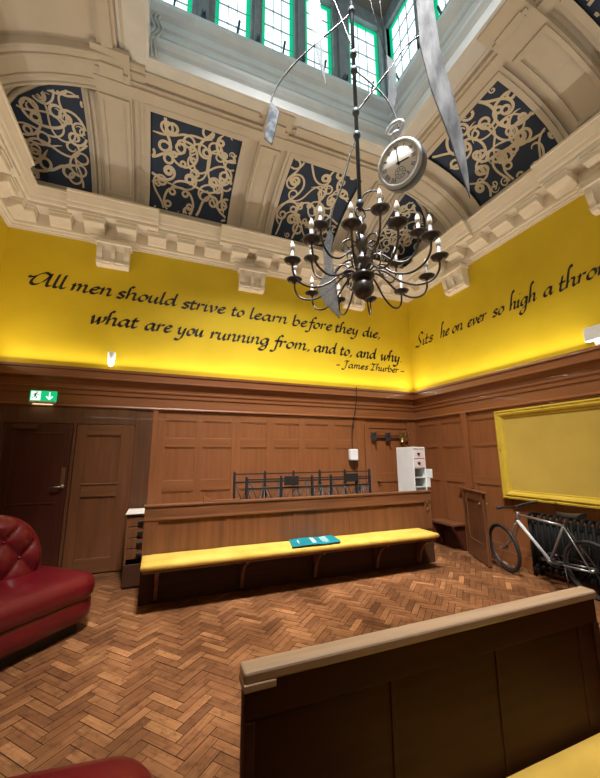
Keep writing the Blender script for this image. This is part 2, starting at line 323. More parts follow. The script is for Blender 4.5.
# ------------------------------------------------------------------ panelling
def panelling(w, cols, rows, skip, name):
    a, b = SPAN[w]; hz = {'A': 'oakx', 'D': 'oakx', 'B': 'oaky', 'C': 'oaky'}[w]
    root = empty(name, kind='structure')
    mb = MB(); wbox(mb, w, a, b, 0, .015, 0, 2.95); mb.build('backing_board', 'oakz', root)
    st = MB(); rl = MB(); bead = MB()
    edges = sorted(cols); zs = sorted(rows)
    # uprights fill the gaps between the panel columns, rails fill the gaps between the rows
    gaps = []; prev = a
    for c in edges: gaps.append((prev, c[0])); prev = c[1]
    gaps.append((prev, b))
    for g in gaps:
        for s0, s1 in clip(g, skip): k_ = MB(); wbox(k_, w, s0, s1, .015, .030, 0, 2.40); k_.build('stile', 'oakz', root, bevel=.003)
    zg = []; pz = 0.
    for r in zs: zg.append((pz, r[0])); pz = r[1]
    zg.append((pz, 2.40))
    for c in edges:
        for z0, z1 in zg: wbox(rl, w, c[0], c[1], .015, .0295, z0, z1)
        for r in zs:
            t = .018
            for q in ((c[0], c[1], r[0], r[0]+t), (c[0], c[1], r[1]-t, r[1]), (c[0], c[0]+t, r[0]+t, r[1]-t), (c[1]-t, c[1], r[0]+t, r[1]-t)): wbox(bead, w, q[0], q[1], .015, .022, q[2], q[3])
    rl.build('rail', hz, root, bevel=.003); bead.build('panel_bead', hz, root)
    bs = MB()
    for s0, s1 in clip((a, b), skip): wbox(bs, w, s0, s1, .030, .047, 0, .17)
    if bs.v: bs.build('skirting', hz, root, bevel=.004)
    top = MB(); sweep(top, w, [(0, 2.395), (.068, 2.395), (.072, 2.41), (.062, 2.43), (.05, 2.435), (.05, 2.585), (.066, 2.59), (.068, 2.61), (.04, 2.615), (.04, 2.66), (.055, 2.665), (.058, 2.69), (.045, 2.70), (.048, 2.74), (.068, 2.79), (.11, 2.825), (.128, 2.83), (.128, 2.85), (.118, 2.855), (.118, 2.945), (.135, 2.955), (.14, 2.995), (0, 2.998)])
    top.build('ledge_moulding', hz, root)
    return root
def clip(g, skip):
    out = [g]
    for s in skip:
        nx = []
        for a, b in out:
            if s[1] <= a or s[0] >= b: nx.append((a, b)); continue
            if a < s[0]: nx.append((a, s[0]))
            if b > s[1]: nx.append((s[1], b))
        out = nx
    return [o for o in out if o[1]-o[0] > .01]
ROWS = [(.26, 1.10), (1.27, 1.80), (1.95, 2.24)]
pa = panelling('A', [(-5.11, -4.63), (-4.51, -4.02), (-3.87, -3.39), (-3.24, -2.75), (-2.63, -2.14), (-2.0, -1.53)], ROWS, [(XL, -5.3), (-1.28, -.24)], 'trim_1')
pb = panelling('B', [(-.64, -.13), (-1.28, -.78), (-1.97, -1.46)]+[(-2.61-i*.66, -2.11-i*.66) for i in range(9)], [(.26, 1.16), (1.29, 1.80), (1.85, 2.26)], [], 'trim_2')
panelling('C', [(-.7-i*.66, -.2-i*.66) for i in range(12)], ROWS, [], 'trim_3')
panelling('D', [(-7.3+i*.66, -6.8+i*.66) for i in range(11)], ROWS, [], 'trim_4')
mb = MB(); wbox(mb, 'B', -1.43, -1.31, .045, .075, 1.08, 2.40); mb.build('pilaster', 'oakz', pb, bevel=.004)
mb = MB()
wbox(mb, 'A', XL, -7.24, .015, .05, 0, 2.40); wbox(mb, 'A', -6.39, -6.35, .015, .06, 0, 2.17); wbox(mb, 'A', -7.24, -5.56, .015, .05, 2.14, 2.40); wbox(mb, 'A', -5.56, -5.31, .015, .04, 0, 2.40)
mb.build('door_surround', 'darkz', pa, bevel=.004)
mb = MB(); wbox(mb, 'A', -5.31, -5.235, .015, .062, 0, 2.40); mb.build('pilaster', 'oakz', pa, bevel=.005)
# door 1: dark mahogany fire door with closer and lever
d1 = empty('door_1', (-6.80, 0, 0), kind='structure')
def wob(parent, name, mt, boxes, w='A', bevel=.004, off=None, label=None):
    if name in ('door_stile', 'door_rail', 'lock_plate'):
        for b in boxes[1:]: wob(parent, name+'', mt, [b], w, bevel, off, label) if len(boxes) > 1 else None
        boxes = boxes[:1]
    mb = MB()
    for b in boxes: wbox(mb, w, *b)
    return mb.build(name, mt, parent, bevel=bevel, off=parent.location if off is None else off, label=label)
wob(d1, 'door_leaf', 'mahog', [(-7.21, -6.40, .015, .045, .01, 2.13)])
wob(d1, 'door_moulding', 'mahog', [(-7.10, -6.50, .045, .055, 1.98, 2.0), (-7.10, -6.50, .045, .055, .2, .22), (-7.12, -7.10, .045, .055, .2, 2.0), (-6.5, -6.48, .045, .055, .2, 2.0), (-7.10, -6.5, .045, .055, 1.0, 1.02)])
wob(d1, 'door_closer', 'darkx', [(-7.12, -6.83, .045, .10, 2.05, 2.11)])
wob(d1, 'lock_plate', 'brass', [(-6.50, -6.43, .045, .052, 1.24, 1.50)], label='worn metal lock plate')
mb = MB(); mb.tube([(-6.45, -.05, 1.235), (-6.45, -.10, 1.235), (-6.60, -.105, 1.225)], .011); mb.lathe([(.0, -.06), (.026, -.06), (.026, -.045), (0, -.045)], (-6.45, 0, 1.235), axis='y'); mb.build('door_handle', 'steel', d1, off=d1.location)
# door 2: narrow two-panel oak leaf
d2 = empty('door_2', (-5.95, 0, 0), kind='structure')
wob(d2, 'door_leaf', 'benchz', [(-6.34, -5.57, .015, .035, .02, 2.13)])
wob(d2, 'door_stile', 'benchz', [(-6.34, -6.21, .035, .055, .02, 2.13), (-5.75, -5.57, .035, .055, .02, 2.13)])
wob(d2, 'door_rail', 'benchx', [(-6.21, -5.75, .035, .054, 1.98, 2.13), (-6.21, -5.75, .035, .054, 1.07, 1.25), (-6.21, -5.75, .035, .054, .02, .22)])
wob(d2, 'panel_bead', 'benchx', [(-6.23, -5.73, .054, .066, 1.245, 1.265), (-6.21, -5.75, .035, .046, 1.96, 1.98)])
# door 3: plain panelled door at the right end of the back wall
d3 = empty('door_3', (-.75, 0, 0), kind='structure')
wob(d3, 'door_surround', 'oakz', [(-1.34, -1.24, .015, .065, 0, 2.28), (-.30, -.22, .015, .065, 0, 2.28), (-1.24, -.30, .015, .062, 2.20, 2.28)])
wob(d3, 'door_leaf', 'oakz', [(-1.24, -.30, .015, .030, .02, 2.20)])
wob(d3, 'door_stile', 'oakz', [(-1.24, -1.10, .03, .046, .02, 2.20), (-.44, -.30, .03, .046, .02, 2.20)])
wob(d3, 'door_rail', 'oakx', [(-1.10, -.44, .03, .045, 2.06, 2.20), (-1.10, -.44, .03, .045, 1.12, 1.30), (-1.10, -.44, .03, .045, .02, .24)])
mb = MB(); mb.lathe([(0, -.10), (.022, -.095), (.026, -.08), (.012, -.065), (.012, -.046), (0, -.046)], (-1.06, 0, 1.15), axis='y'); mb.build('door_knob', 'brass', d3, off=d3.location)

# ------------------------------------------------------------------ ceiling: coves with ribs, strips, frames and painted panels
Z0, H = 5.6, 1.07
DD = {'A': 2.1, 'D': 2.1, 'B': 1.92, 'C': 1.9}
def cv(w, u, t, off=0.):
    D = DD[w]; d = D*(1-cos(t)); z = Z0+H*sin(t); n = Vector((cos(t)/D, -sin(t)/H)).normalized()
    return Vector(wp(w, u, d+n.x*off, z+n.y*off))
def patch(mb, w, u0, u1, t0, t1, o0, o1, n=10):
    k = max(1, int(n*(t1-t0)/(pi/2)+.99)); A = []
    for i in range(k+1):
        t = t0+(t1-t0)*i/k; A.append([cv(w, u0, t, o0), cv(w, u1, t, o0), cv(w, u1, t, o1), cv(w, u0, t, o1)])
    vs = [p for r in A for p in r]; fs = [(i*4+j, i*4+(j+1) % 4, i*4+4+(j+1) % 4, i*4+4+j) for i in range(k) for j in range(4)]
    fs += [(0, 1, 2, 3), tuple(k*4+j for j in range(4))]; mb.add(vs, fs)
def pframe(mb, w, u0, u1, t0, t1, bw, h):
    bt = bw/1.75
    patch(mb, w, u0-bw, u0, t0-bt, t1+bt, 0, h); patch(mb, w, u1, u1+bw, t0-bt, t1+bt, 0, h)
    patch(mb, w, u0, u1, t0-bt, t0, 0, h*.98); patch(mb, w, u0, u1, t1, t1+bt, 0, h*.98)
def tang(w, d): return math.acos(1-d/DD[w])
ceil = MB()
def shell(w, u0, u1, off=0., t0=0):
    rows = []
    for i in range(25):
        t = t0+(pi/2-t0)*i/24; rows.append([cv(w, u0, t, off), cv(w, u1, t, off)])
    ceil.grid(rows, smooth=True)
shell('A', XL, 0); shell('D', XL, 0)
shell('B', YF+1.95, -1.98, -.05); shell('C', YF+1.95, -1.98, -.05)
for w in 'ABCD':
    a, b = SPAN[w]; wbox(ceil, w, a, b, -.12, -.06 if w in 'BC' else -.01, 5.2, 6.9)
    if w in 'BC':
        wbox(ceil, w, -2.0, 0, -.06, .003, 5.2, 6.9); wbox(ceil, w, YF, YF+2.0, -.06, .003, 5.2, 6.9)
ceiling = ceil.build('ceiling', 'cream', kind='structure')
rib = MB()
for w in 'BC':
    for (y0, y1) in ((-2.02, -1.52), (YF+1.52, YF+2.02)):
        A = [];
        for i in range(25):
            t = pi/2*i/24; p = cv(w, y0, t, .035); q = cv(w, y1, t, .035)
            A.append([p, q, Vector((q.x, q.y, 6.72)), Vector((p.x, p.y, 6.72))])
        vs = [p for r in A for p in r]; fs = [(i*4+j, i*4+(j+1) % 4, i*4+4+(j+1) % 4, i*4+4+j) for i in range(24) for j in range(4)]
        rib.add(vs, fs+[(0, 1, 2, 3), tuple(96+j for j in range(4))])
        # bead along both edges of the rib
        for yy in (y0+.02, y0+.13, y1-.13, y1-.02): rib.tube([cv(w, yy, pi/2*i/24, .04) for i in range(25)], .022, 6)
rib.build('cove_rib', 'cream', ceiling)
TB, TT = tang('A', .14), tang('A', 1.45)
PANELS = {'A': [(-5.62, -4.27), (-3.40, -2.06)], 'D': [(-5.62, -4.27), (-3.40, -2.06)], 'B': [(-3.60, -2.25), (-5.87, -4.52)], 'C': [(-3.75, -2.85), (-5.87, -4.52)]}
STRIPS = {'A': [(-6.30, -5.86), (-4.02, -3.62), (-1.78, -1.34)], 'D': [(-6.30, -5.86), (-4.02, -3.62), (-1.78, -1.34)], 'B': [(-4.32, -3.84)], 'C': [(-4.32, -3.84)]}
relief = MB()
for w in 'ABCD':
    tt = tang(w, 1.65 if w in 'AD' else 1.47); D = DD[w]; base = 0 if w in 'AD' else -.05
    for s0, s1 in STRIPS[w]:
        patch(relief, w, s0, s1, 0, pi/2, base, base+.07 if w in 'AD' else base+.12)
        h = base+(.07 if w in 'AD' else .12)
        for (ta, tb) in ((.42, tt-.07), (tt+.09, pi/2-.12)):
            bw = .05
            for q in ((s0+.03, s0+.03+bw), (s1-.03-bw, s1-.03)): patch(relief, w, q[0], q[1], ta, tb, h, h+.03)
            for t in (ta, tb-.04): patch(relief, w, s0+.08, s1-.08, t, t+.04, h, h+.029)
    lo, hi = (-6.32, -1.32) if w in 'AD' else (-6.1, -2.0)
    patch(relief, w, lo, hi, tt-.035, tt+.035, base, base+.085)
    patch(relief, w, lo, hi, tt-.06, tt+.06, base, base+.05)
    ss = sorted(STRIPS[w])
    bays = [(ss[i][1], ss[i+1][0]) for i in range(len(ss)-1)] if w in 'AD' else [(-6.05, ss[0][0]), (ss[0][1], -2.05)]
    for b0, b1 in bays:   # shallow frame in the band above each painted panel
        ta, tb = tt+.10, pi/2-.10; bw = .05
        for q in ((b0+.05, b0+.05+bw), (b1-.05-bw, b1-.05)): patch(relief, w, q[0], q[1], ta, tb, base, base+.03)
        for t in (ta, tb-.04): patch(relief, w, b0+.1, b1-.1, t, t+.04, base, base+.029)
    for u0, u1 in PANELS[w]:
        for bw, h in ((.13, .035), (.075, .055), (.03, .04)):
            bt = bw/1.75; t0 = tang(w, .14); t1 = tang(w, 1.45 if w in 'AD' else 1.27)
            patch(relief, w, u0-bw, u0, t0-bt, t1+bt, base, base+h); patch(relief, w, u1, u1+bw, t0-bt, t1+bt, base, base+h)
            patch(relief, w, u0, u1, t0-bt, t0, base, base+h*.98); patch(relief, w, u0, u1, t1, t1+bt, base, base+h*.98)
# edging of the corner panels on the back and front coves
for w in 'AD':
    for sg in (0, 1):
        f = (lambda x: x) if sg == 0 else (lambda x: XL-x)
        P = [(-6.47, 1.50), (-6.75, 1.40), (-7.03, 1.26), (-7.30, 1.07), (-7.45, .90)]
        Q = catmull([(x, d, 0) for x, d in P], 6)
        for o, r in ((.035, .028), (.10, .04)):
            relief.tube([cv(w, f(q.x-o*.35), tang(w, min(q.y+o*1.2, 2.05)), .012) for q in Q], r, 6)
        for o, r in ((.03, .025), (.10, .04), (.15, .025)):
            relief.tube([cv(w, f(-6.47+o), t*TT/12, .01) for t in range(13)], r, 6)
relief.build('cove_moulding', 'cream', ceiling)

# painted panels with scrollwork -----------------------------------------
ARC = {}
def arc_tab(w):
    if w not in ARC:
        tab = [0.]; N = 400
        for i in range(N):
            t = (i+.5)*pi/2/N; tab.append(tab[-1]+sqrt((DD[w]*sin(t))**2+(H*cos(t))**2)*pi/2/N)
        ARC[w] = tab
    return ARC[w]
def t_of(w, s):
    tab = arc_tab(w); lo, hi = 0, len(tab)-1
    while hi-lo > 1:
        md = (lo+hi)//2
        if tab[md] < s: lo = md
        else: hi = md
    return (lo+(s-tab[lo])/(tab[hi]-tab[lo]))*pi/2/(len(tab)-1)
def s_of(w, t): return arc_tab(w)[int(t/(pi/2)*(len(arc_tab(w))-1))]
def spiral(x, y, r, turns, a0, sg=1, tail=None):
    P = []
    N = int(16*turns)
    for i in range(N+1):
        q = i/N; rr = r*(.10+.90*q); a = a0+sg*2*pi*turns*q; P.append((x+rr*cos(a), y+rr*sin(a)))
    if tail: P += tail
    return P
def kcurve(kf, L, n=70):
    """integrate a curvature function kf(0..1) over length L; centred"""
    x = y = a = 0.; P = [(0., 0.)]; h = L/n
    for i in range(n):
        a += kf((i+.5)/n)*h; x += cos(a)*h; y += sin(a)*h; P.append((x, y))
    cx = sum(p[0] for p in P)/len(P); cy = sum(p[1] for p in P)/len(P); return [(p[0]-cx, p[1]-cy) for p in P]
def motif(rnd, x, y, c):
    k = rnd.random(); a = rnd.uniform(0, 2*pi); sg = rnd.choice((-1, 1)); q = c/.42
    def rot(P): return [(x+px*cos(a)-py*sin(a), y+px*sin(a)+py*cos(a)) for px, py in P]
    if k < .30: return [rot(kcurve(lambda t: sg*(20-41*t)/q, 1.75*q))]                                  # S scroll
    if k < .48: return [rot(kcurve(lambda t: sg*(21*abs(2*t-1)**1.3+2.5)/q, 1.6*q))]                    # C scroll
    if k < .66: return [rot(kcurve(lambda t: sg*(13.5+11.5*cos(2*pi*4.5*t))/q, 2.5*q, 120))]            # chain of loops
    if k < .84: return [rot(kcurve(lambda t: sg*14.5*sin(2*pi*1.5*t+.3)/q, 2.2*q, 90))]                 # figure eights
    return [rot(kcurve(lambda t: sg*(24*(1-t)**1.2+2-9*t)/q, 1.8*q))]                                   # volute with a tail
def painted_panel(w, u0, u1, t0, t1, seed, inside=None, base=0.):
    mb = MB(); rows = []
    N = 24; K = 16
    if inside is None:
        for i in range(N+1):
            t = t0+(t1-t0)*i/N; rows.append([cv(w, u0+(u1-u0)*j/K, t, base+.004) for j in range(K+1)])
        mb.grid(rows)
    else:
        for i in range(K+1):     # columns with a curved top edge
            u = u0+(u1-u0)*i/K; tm = inside(u); rows.append([cv(w, u, t0+(tm-t0)*j/N, base+.004) for j in range(N+1)])
        mb.grid(rows)
    p = mb.build('painted_panel', 'navy', ceiling)
    s0, s1 = s_of(w, t0), s_of(w, t1); rnd = random.Random(seed); strokes = []
    wd, ht = u1-u0, s1-s0; c = .345
    nx, ny = max(1, round(wd/c)), max(1, round(ht/c))
    for i in range(nx):
        for j in range(ny):
            x = u0+(i+.5)*wd/nx+rnd.uniform(-.05, .05); y = s0+(j+.5)*ht/ny+rnd.uniform(-.05, .05)
            for P in motif(rnd, x, y, c*rnd.uniform(1.0, 1.5)): strokes.append((P, rnd.uniform(.028, .044)))
    for _ in range(2):       # long swooping ribbons
        P = kcurve(lambda t: 7*sin(2*pi*1.2*t+rnd_ph), 2.0, 90) if (rnd_ph := rnd.random()*6) else []
        a = rnd.random()*pi; x, y = u0+wd*rnd.uniform(.3, .7), s0+ht*rnd.uniform(.3, .7)
        strokes.append(([(x+p*cos(a)-q*sin(a), y+p*sin(a)+q*cos(a)) for p, q in P], rnd.uniform(.026, .034)))
    for _ in range(int(4*wd)):  # little curls filling the gaps
        strokes.append((spiral(u0+rnd.random()*wd, s0+rnd.random()*ht, rnd.uniform(.05, .09), 1.4, rnd.random()*6, rnd.choice((-1, 1))), .022))
    mb = MB(); lay = 0
    for P, wid in strokes:
        lay += 1; o = base+.0055+.00012*lay; run = []
        for i, (x, y) in enumerate(P):
            a = P[max(0, i-1)]; b = P[min(len(P)-1, i+1)]; tx, ty = b[0]-a[0], b[1]-a[1]; L = sqrt(tx*tx+ty*ty) or 1
            f = min(1, .25+min(i, len(P)-1-i)/6); h = wid/2*f; nxx, nyy = -ty/L*h, tx/L*h
            ok = u0+.02 < x < u1-.02 and s0+.02 < y < s1-.02
            if ok:
                t = t_of(w, y)
                if inside is not None and t > inside(x)-.03: ok = False
            if ok: run.append([cv(w, x+nxx, t_of(w, y+nyy), o), cv(w, x-nxx, t_of(w, y-nyy), o)])
            if (not ok or i == len(P)-1):
                if len(run) > 1: mb.grid(run, smooth=False)
                run = []
    mb.build('scrollwork', 'scroll', p, clean=False)
sd = 11
for w in 'ABCD':
    for u0, u1 in PANELS[w]:
        sd += 7; painted_panel(w, u0, u1, tang(w, .14), tang(w, 1.45 if w in 'AD' else 1.27), sd, base=0 if w in 'AD' else -.05)
def top_edge(u):   # curved upper edge of the corner panels (left one; mirrored for the right)
    P = [(-7.56, .60), (-7.45, .90), (-7.30, 1.07), (-7.03, 1.26), (-6.75, 1.40), (-6.47, 1.50)]
    u = max(P[0][0], min(P[-1][0], u))
    for (a, x), (b, y) in zip(P, P[1:]):
        if a <= u <= b: return tang('A', x+(y-x)*(u-a)/(b-a))
for w in 'AD':
    painted_panel(w, -7.56, -6.50, TB, TT, 77 if w == 'A' else 81, top_edge); painted_panel(w, XL+6.50, -.02, TB, TT, 91 if w == 'A' else 95, lambda u: top_edge(XL-u))

# ------------------------------------------------------------------ cornice with modillions and corbels
CP = [(0, 5.16), (.02, 5.16), (.025, 5.185), (.05, 5.19), (.055, 5.215), (.085, 5.225), (.09, 5.25), (.09, 5.44), (.27, 5.44), (.285, 5.45), (.285, 5.50), (.31, 5.51), (.325, 5.535), (.335, 5.56), (.35, 5.575), (.375, 5.62), (.40, 5.66), (.41, 5.68), (.425, 5.685), (.43, 5.71), (0, 5.72)]
CB = {'A': [-6.10, -3.74, -1.50], 'D': [-6.10, -3.80, -1.50], 'B': [-1.50, -4.05, -6.6], 'C': [-1.50, -4.05, -6.6]}
def corbel(w, u):
    mb = MB(); prof = [(0, 5.16), (.20, 5.16), (.20, 5.10), (.185, 5.09), (.18, 5.0), (.16, 4.92), (.13, 4.86), (.135, 4.82), (.12, 4.77), (.06, 4.75), (0, 4.75)]
    for (a, b, s) in ((-.24, -.16, 1), (-.16, -.03, .74), (-.03, .03, 1), (.03, .16, .74), (.16, .24, 1)): sweep(mb, w, [(d*s if 0 < d < .2 and z < 5.08 else d, z) for d, z in prof], u+a, u+b)
    wbox(mb, w, u-.27, u+.27, 0, .215, 5.10, 5.16); wbox(mb, w, u-.245, u+.245, 0, .14, 4.80, 4.825); return mb
for n_, w in enumerate('ABCD'):
    root = MB(); sweep(root, w, CP)
    for u in CB[w]:      # the crown steps forward over each corbel
        sweep(root, w, [(.28, 5.44), (.36, 5.45), (.36, 5.50), (.385, 5.51), (.40, 5.535), (.41, 5.56), (.425, 5.575), (.45, 5.62), (.475, 5.66), (.485, 5.68), (.505, 5.685), (.51, 5.715), (.28, 5.72)], u-.66, u+.66)
        sweep(root, w, [(0, 5.15), (.05, 5.15), (.06, 5.185), (.09, 5.19), (.095, 5.215), (.12, 5.225), (.125, 5.25), (.1, 5.30), (0, 5.30)], u-.36, u+.36)
    cor = root.build('trim_%d' % (n_+5), 'mould', kind='structure', clean=True)
    a, b = SPAN[w]; k = int(round((b-a)/.475)); st = (b-a)/k
    for i in range(k):
        u = a+(i+.5)*st; mb = MB(); f = 0
        for cbu in CB[w]:
            if abs(u-cbu) < .62: f = .07
        sweep(mb, w, [(.08, 5.44), (.26+f, 5.44), (.26+f, 5.345), (.25+f, 5.335), (.21+f, 5.33), (.17, 5.30), (.13, 5.265), (.08, 5.26)], u-.145, u+.145)
        sweep(mb, w, [(.08, 5.44), (.275+f, 5.44), (.275+f, 5.405), (.08, 5.405)], u-.158, u+.158); mb.build('modillion', 'mould', cor)
    for u in CB[w]: corbel(w, u).build('corbel', 'mould', cor)

# ------------------------------------------------------------------ roof lantern
def ring(mb, prof):
    R = [[(LX0-o, LY0-o, z), (LX1+o, LY0-o, z), (LX1+o, LY1+o, z), (LX0-o, LY1+o, z)] for o, z in prof]
    n = len(R); mb.add([p for r in R for p in r], [(i*4+j, i*4+(j+1) % 4, i*4+4+(j+1) % 4, i*4+4+j) for i in range(n-1) for j in range(4)])
mb = MB(); ring(mb, [(.3, 6.70), (-.02, 6.62), (-.05, 6.63), (-.05, 6.78), (.03, 6.80), (.03, 6.88), (-.01, 6.91), (-.04, 6.96), (-.04, 7.02), (.05, 7.04), (.05, 7.11), (.02, 7.13), (.02, 7.19), (.07, 7.21), (.07, 7.30), (.04, 7.32), (.04, 7.38), (.09, 7.40), (.09, 7.50), (.03, 7.54), (-.02, 7.60), (-.02, 7.68), (.05, 7.70), (.20, 7.85), (.45, 7.86), (.45, 6.72)])
mb.build('trim_9', 'lantern', kind='structure')
OW = .20; ZS, ZT = 7.84, 9.50
lx0, lx1, ly0, ly1 = LX0-OW, LX1+OW, LY0-OW, LY1+OW
LIGHTS_X = [(-5.80, -5.16), (-4.83, -4.29), (-4.11, -3.56), (-3.37, -2.85), (-2.53, -1.87)]
LIGHTS_Y = [(-2.72, -2.00), (-3.58, -3.06), (-4.33, -3.79), (-5.06, -4.54), (-6.12, -5.40)]
def lp(side, u, d, z):      # d towards the outside
    return {'A': (u, ly1+d, z), 'D': (u, ly0-d, z), 'B': (lx1+d, u, z), 'C': (lx0-d, u, z)}[side]
def lbox(mb, s, u0, u1, d0, d1, z0, z1):
    a = lp(s, u0, d0, z0); b = lp(s, u1, d1, z1); mb.box(a[0], b[0], a[1], b[1], a[2], b[2])
wn = 0; posts = MB()
for s in 'ABDC':
    LI = sorted(LIGHTS_X if s in 'AD' else LIGHTS_Y); a, b = (lx0, lx1) if s in 'AD' else (ly0, ly1)
    prev = a-.12
    for u0, u1 in LI+[(b+.12, None)]:
        lbox(posts, s, prev, u0, -.05, .12, ZS-.02, ZT+.12); m_ = (prev+u0)/2; h_ = (u0-prev)*.22
        lbox(posts, s, m_-h_, m_+h_, -.10, -.05, ZS-.02, ZT+.12); prev = u1
    lbox(posts, s, a, b, -.06, .13, ZT, ZT+.30)
    for u0, u1 in LI:
        wn += 1; c = lp(s, (u0+u1)/2, 0, ZS); win = empty('window_%d' % wn, c, kind='structure')
        mb = MB(); lbox(mb, s, u0, u1, .05, .06, ZS, ZT); mb.build('pane', 'pane', win, off=c)
        mb = MB(); g = .065
        lbox(mb, s, u0, u0+g, .03, .048, ZS, ZT); lbox(mb, s, u1-g, u1, .03, .048, ZS, ZT); lbox(mb, s, u0+g, u1-g, .03, .048, ZT-g, ZT); mb.build('green_border', 'green_glass', win, off=c)
        mb = MB(); iw = u1-u0-2*g
        for k in (1, 2): lbox(mb, s, u0+g+iw*k/3-.0045, u0+g+iw*k/3+.0045, .028, .05, ZS, ZT)
        for k in range(1, 5): z = ZS+(ZT-ZS)*k/5; lbox(mb, s, u0, u1, .028, .05, z-.0045, z+.0045)
        mb.build('leading', 'came', win, off=c)
        mb = MB(); um = u0+.62*(u1-u0)
        p0 = Vector(lp(s, um, -.02, ZS+.03)); p1 = Vector(lp(s, um+.02, -.10, ZS+.27)); mb.tube([p0, p1], [.014, .02], 6); mb.build('stay_bar', 'rodm', win, off=c)
po = posts.build('trim_10', 'lead', kind='structure', bevel=.01)
mb = MB()
for s in 'ABDC':
    LI = sorted(LIGHTS_X if s in 'AD' else LIGHTS_Y)
    for (q, r) in zip(LI, LI[1:]):
        u = (q[1]+r[0])/2; k = MB(); lbox(k, s, u-.035, u+.035, -.155, -.10, ZS-.01, ZS+.07); lbox(k, s, u-.03, u-.014, -.19, -.15, ZS-.05, ZS+.06); lbox(k, s, u+.014, u+.03, -.19, -.15, ZS-.05, ZS+.06); k.build('stay_bracket', 'rodm', po, bevel=.006)
MB().box(lx0-.3, lx1+.3, ly0-.3, ly1+.3, 9.78, 9.9).build('ceiling', 'roof', kind='structure').name = 'ceiling_lantern'
mb = MB()
for k in range(3): mb.tube(catmull([(-5.62+.05*k, -2.02, 7.58), (-5.66+.05*k, -2.08, 7.40), (-5.60+.05*k, -2.10, 7.20), (-5.68+.05*k, -2.14, 6.95), (-5.64+.05*k, -2.18, 6.66)], 6), .016, 6)
tag(mb.build('cable_bundle', 'tie'), 'bundle of pale cables dropping down the lantern corner above the left cove', 'cable')

# ------------------------------------------------------------------ fixtures on the walls
# exit sign
es = empty('exit_sign', (-6.81, -.05, 2.45), label='lit green emergency exit sign with running man and arrow above the dark door', cat='sign')
o_ = es.location
mb = MB(); mb.box(-6.975, -6.65, -.085, -.05, 2.455, 2.61); mb.build('sign_panel', 'green', es, bevel=.004, off=o_)
mb = MB(); mb.box(-6.975, -6.65, -.10, -.045, 2.43, 2.457); mb.build('housing', 'white', es, bevel=.004, off=o_)
mb = MB(); mb.box(-6.96, -6.845, -.0885, -.0855, 2.468, 2.597); mb.build('pictogram_field', 'exitwhite', es, off=o_)
mb = MB(); yy = -.0905      # running man
def stroke2(pts, r):
    for a, b in zip(pts, pts[1:]):
        d = Vector((b[0]-a[0], 0, b[1]-a[1])); n = Vector((-d.z, 0, d.x)).normalized()*r
        A = Vector((a[0], yy, a[1])); B = Vector((b[0], yy, b[1])); mb.prism([A-n, B-n, B+n, A+n], (0, 0, 0), (0, .002, 0))
mb.prism([(-6.893+.011*cos(t*pi/6), yy, 2.583+.011*sin(t*pi/6)) for t in range(12)], (0, 0, 0), (0, .002, 0))
stroke2([(-6.899, 2.568), (-6.912, 2.535)], .010); stroke2([(-6.912, 2.535), (-6.888, 2.515), (-6.902, 2.488)], .006); stroke2([(-6.912, 2.535), (-6.925, 2.508), (-6.95, 2.508)], .006)
stroke2([(-6.897, 2.565), (-6.875, 2.548), (-6.86, 2.56)], .005); stroke2([(-6.900, 2.567), (-6.925, 2.56), (-6.932, 2.54)], .005)
mb.build('running_man', M['slate'], es, off=o_)
mb = MB(); yy = -.0875; stroke2([(-6.735, 2.59), (-6.735, 2.495)], .008); stroke2([(-6.775, 2.53), (-6.735, 2.487), (-6.695, 2.53)], .009); mb.build('arrow', 'exitwhite', es, off=o_)
l_ = bpy.data.lights.new('exit_sign_lamp', 'AREA'); l_.shape = 'RECTANGLE'; l_.size = .25; l_.size_y = .03; l_.energy = .25; l_.color = (.85, 1, .9); lo_ = bpy.data.objects.new('exit_sign_lamp', l_); COL.objects.link(lo_); lo_.parent = es; lo_.location = (0, -.03, -.03)
# small white spot on the yellow wall
sp = empty('wall_spotlight', (-5.98, -.01, 3.10), label='small white tapered spotlight low on the yellow wall above the doors', cat='light'); o_ = sp.location
mb = MB(); mb.lathe([(.0, .22), (.058, .22), (.062, .21), (.045, .03), (.040, .03), (.0, .035)], (-5.98, -.10, 3.06), 20); mb.build('lamp_body', 'white', sp, off=o_)
mb = MB(); mb.box(-6.0, -5.96, -.06, 0, 3.14, 3.2); mb.build('bracket', 'white', sp, off=o_)
mb = MB(); mb.lathe([(0, .0), (.03, .002), (.034, .028), (0, .03)], (-5.98, -.10, 3.06), 16); mb.build('lamp_lens', 'lampglow', sp, off=o_)
# dark spotlight at the left end of the ledge
dk = empty('dark_spotlight', (XL+.10, -.12, 3.0), label='dark round spotlight on the ledge at the far left corner', cat='light'); o_ = dk.location
mb = MB(); mb.lathe([(0, -.07), (.05, -.06), (.065, 0), (.065, .05), (.055, .055), (0, .05)], (XL+.12, -.2, 3.07), 18, axis='y'); mb.build('lamp_body', 'black', dk, off=o_)
mb = MB(); mb.tube([(XL+.12, -.13, 2.998), (XL+.12, -.17, 3.04)], .012); mb.build('bracket', 'black', dk, off=o_)
# white box on the right ledge
wb = empty('wall_box', (-.05, -3.62, 3.0), label='pale grey speaker box standing on the right wall ledge under the quotation', cat='box'); o_ = wb.location
mb = MB(); mb.box(-.13, -.005, -3.85, -3.5, 3.085, 3.265); mb.build('housing', 'white', wb, bevel=.008, off=o_)
mb = MB(); mb.box(-.10, -.02, -3.75, -3.6, 2.998, 3.085); mb.build('bracket', 'tie', wb, off=o_)
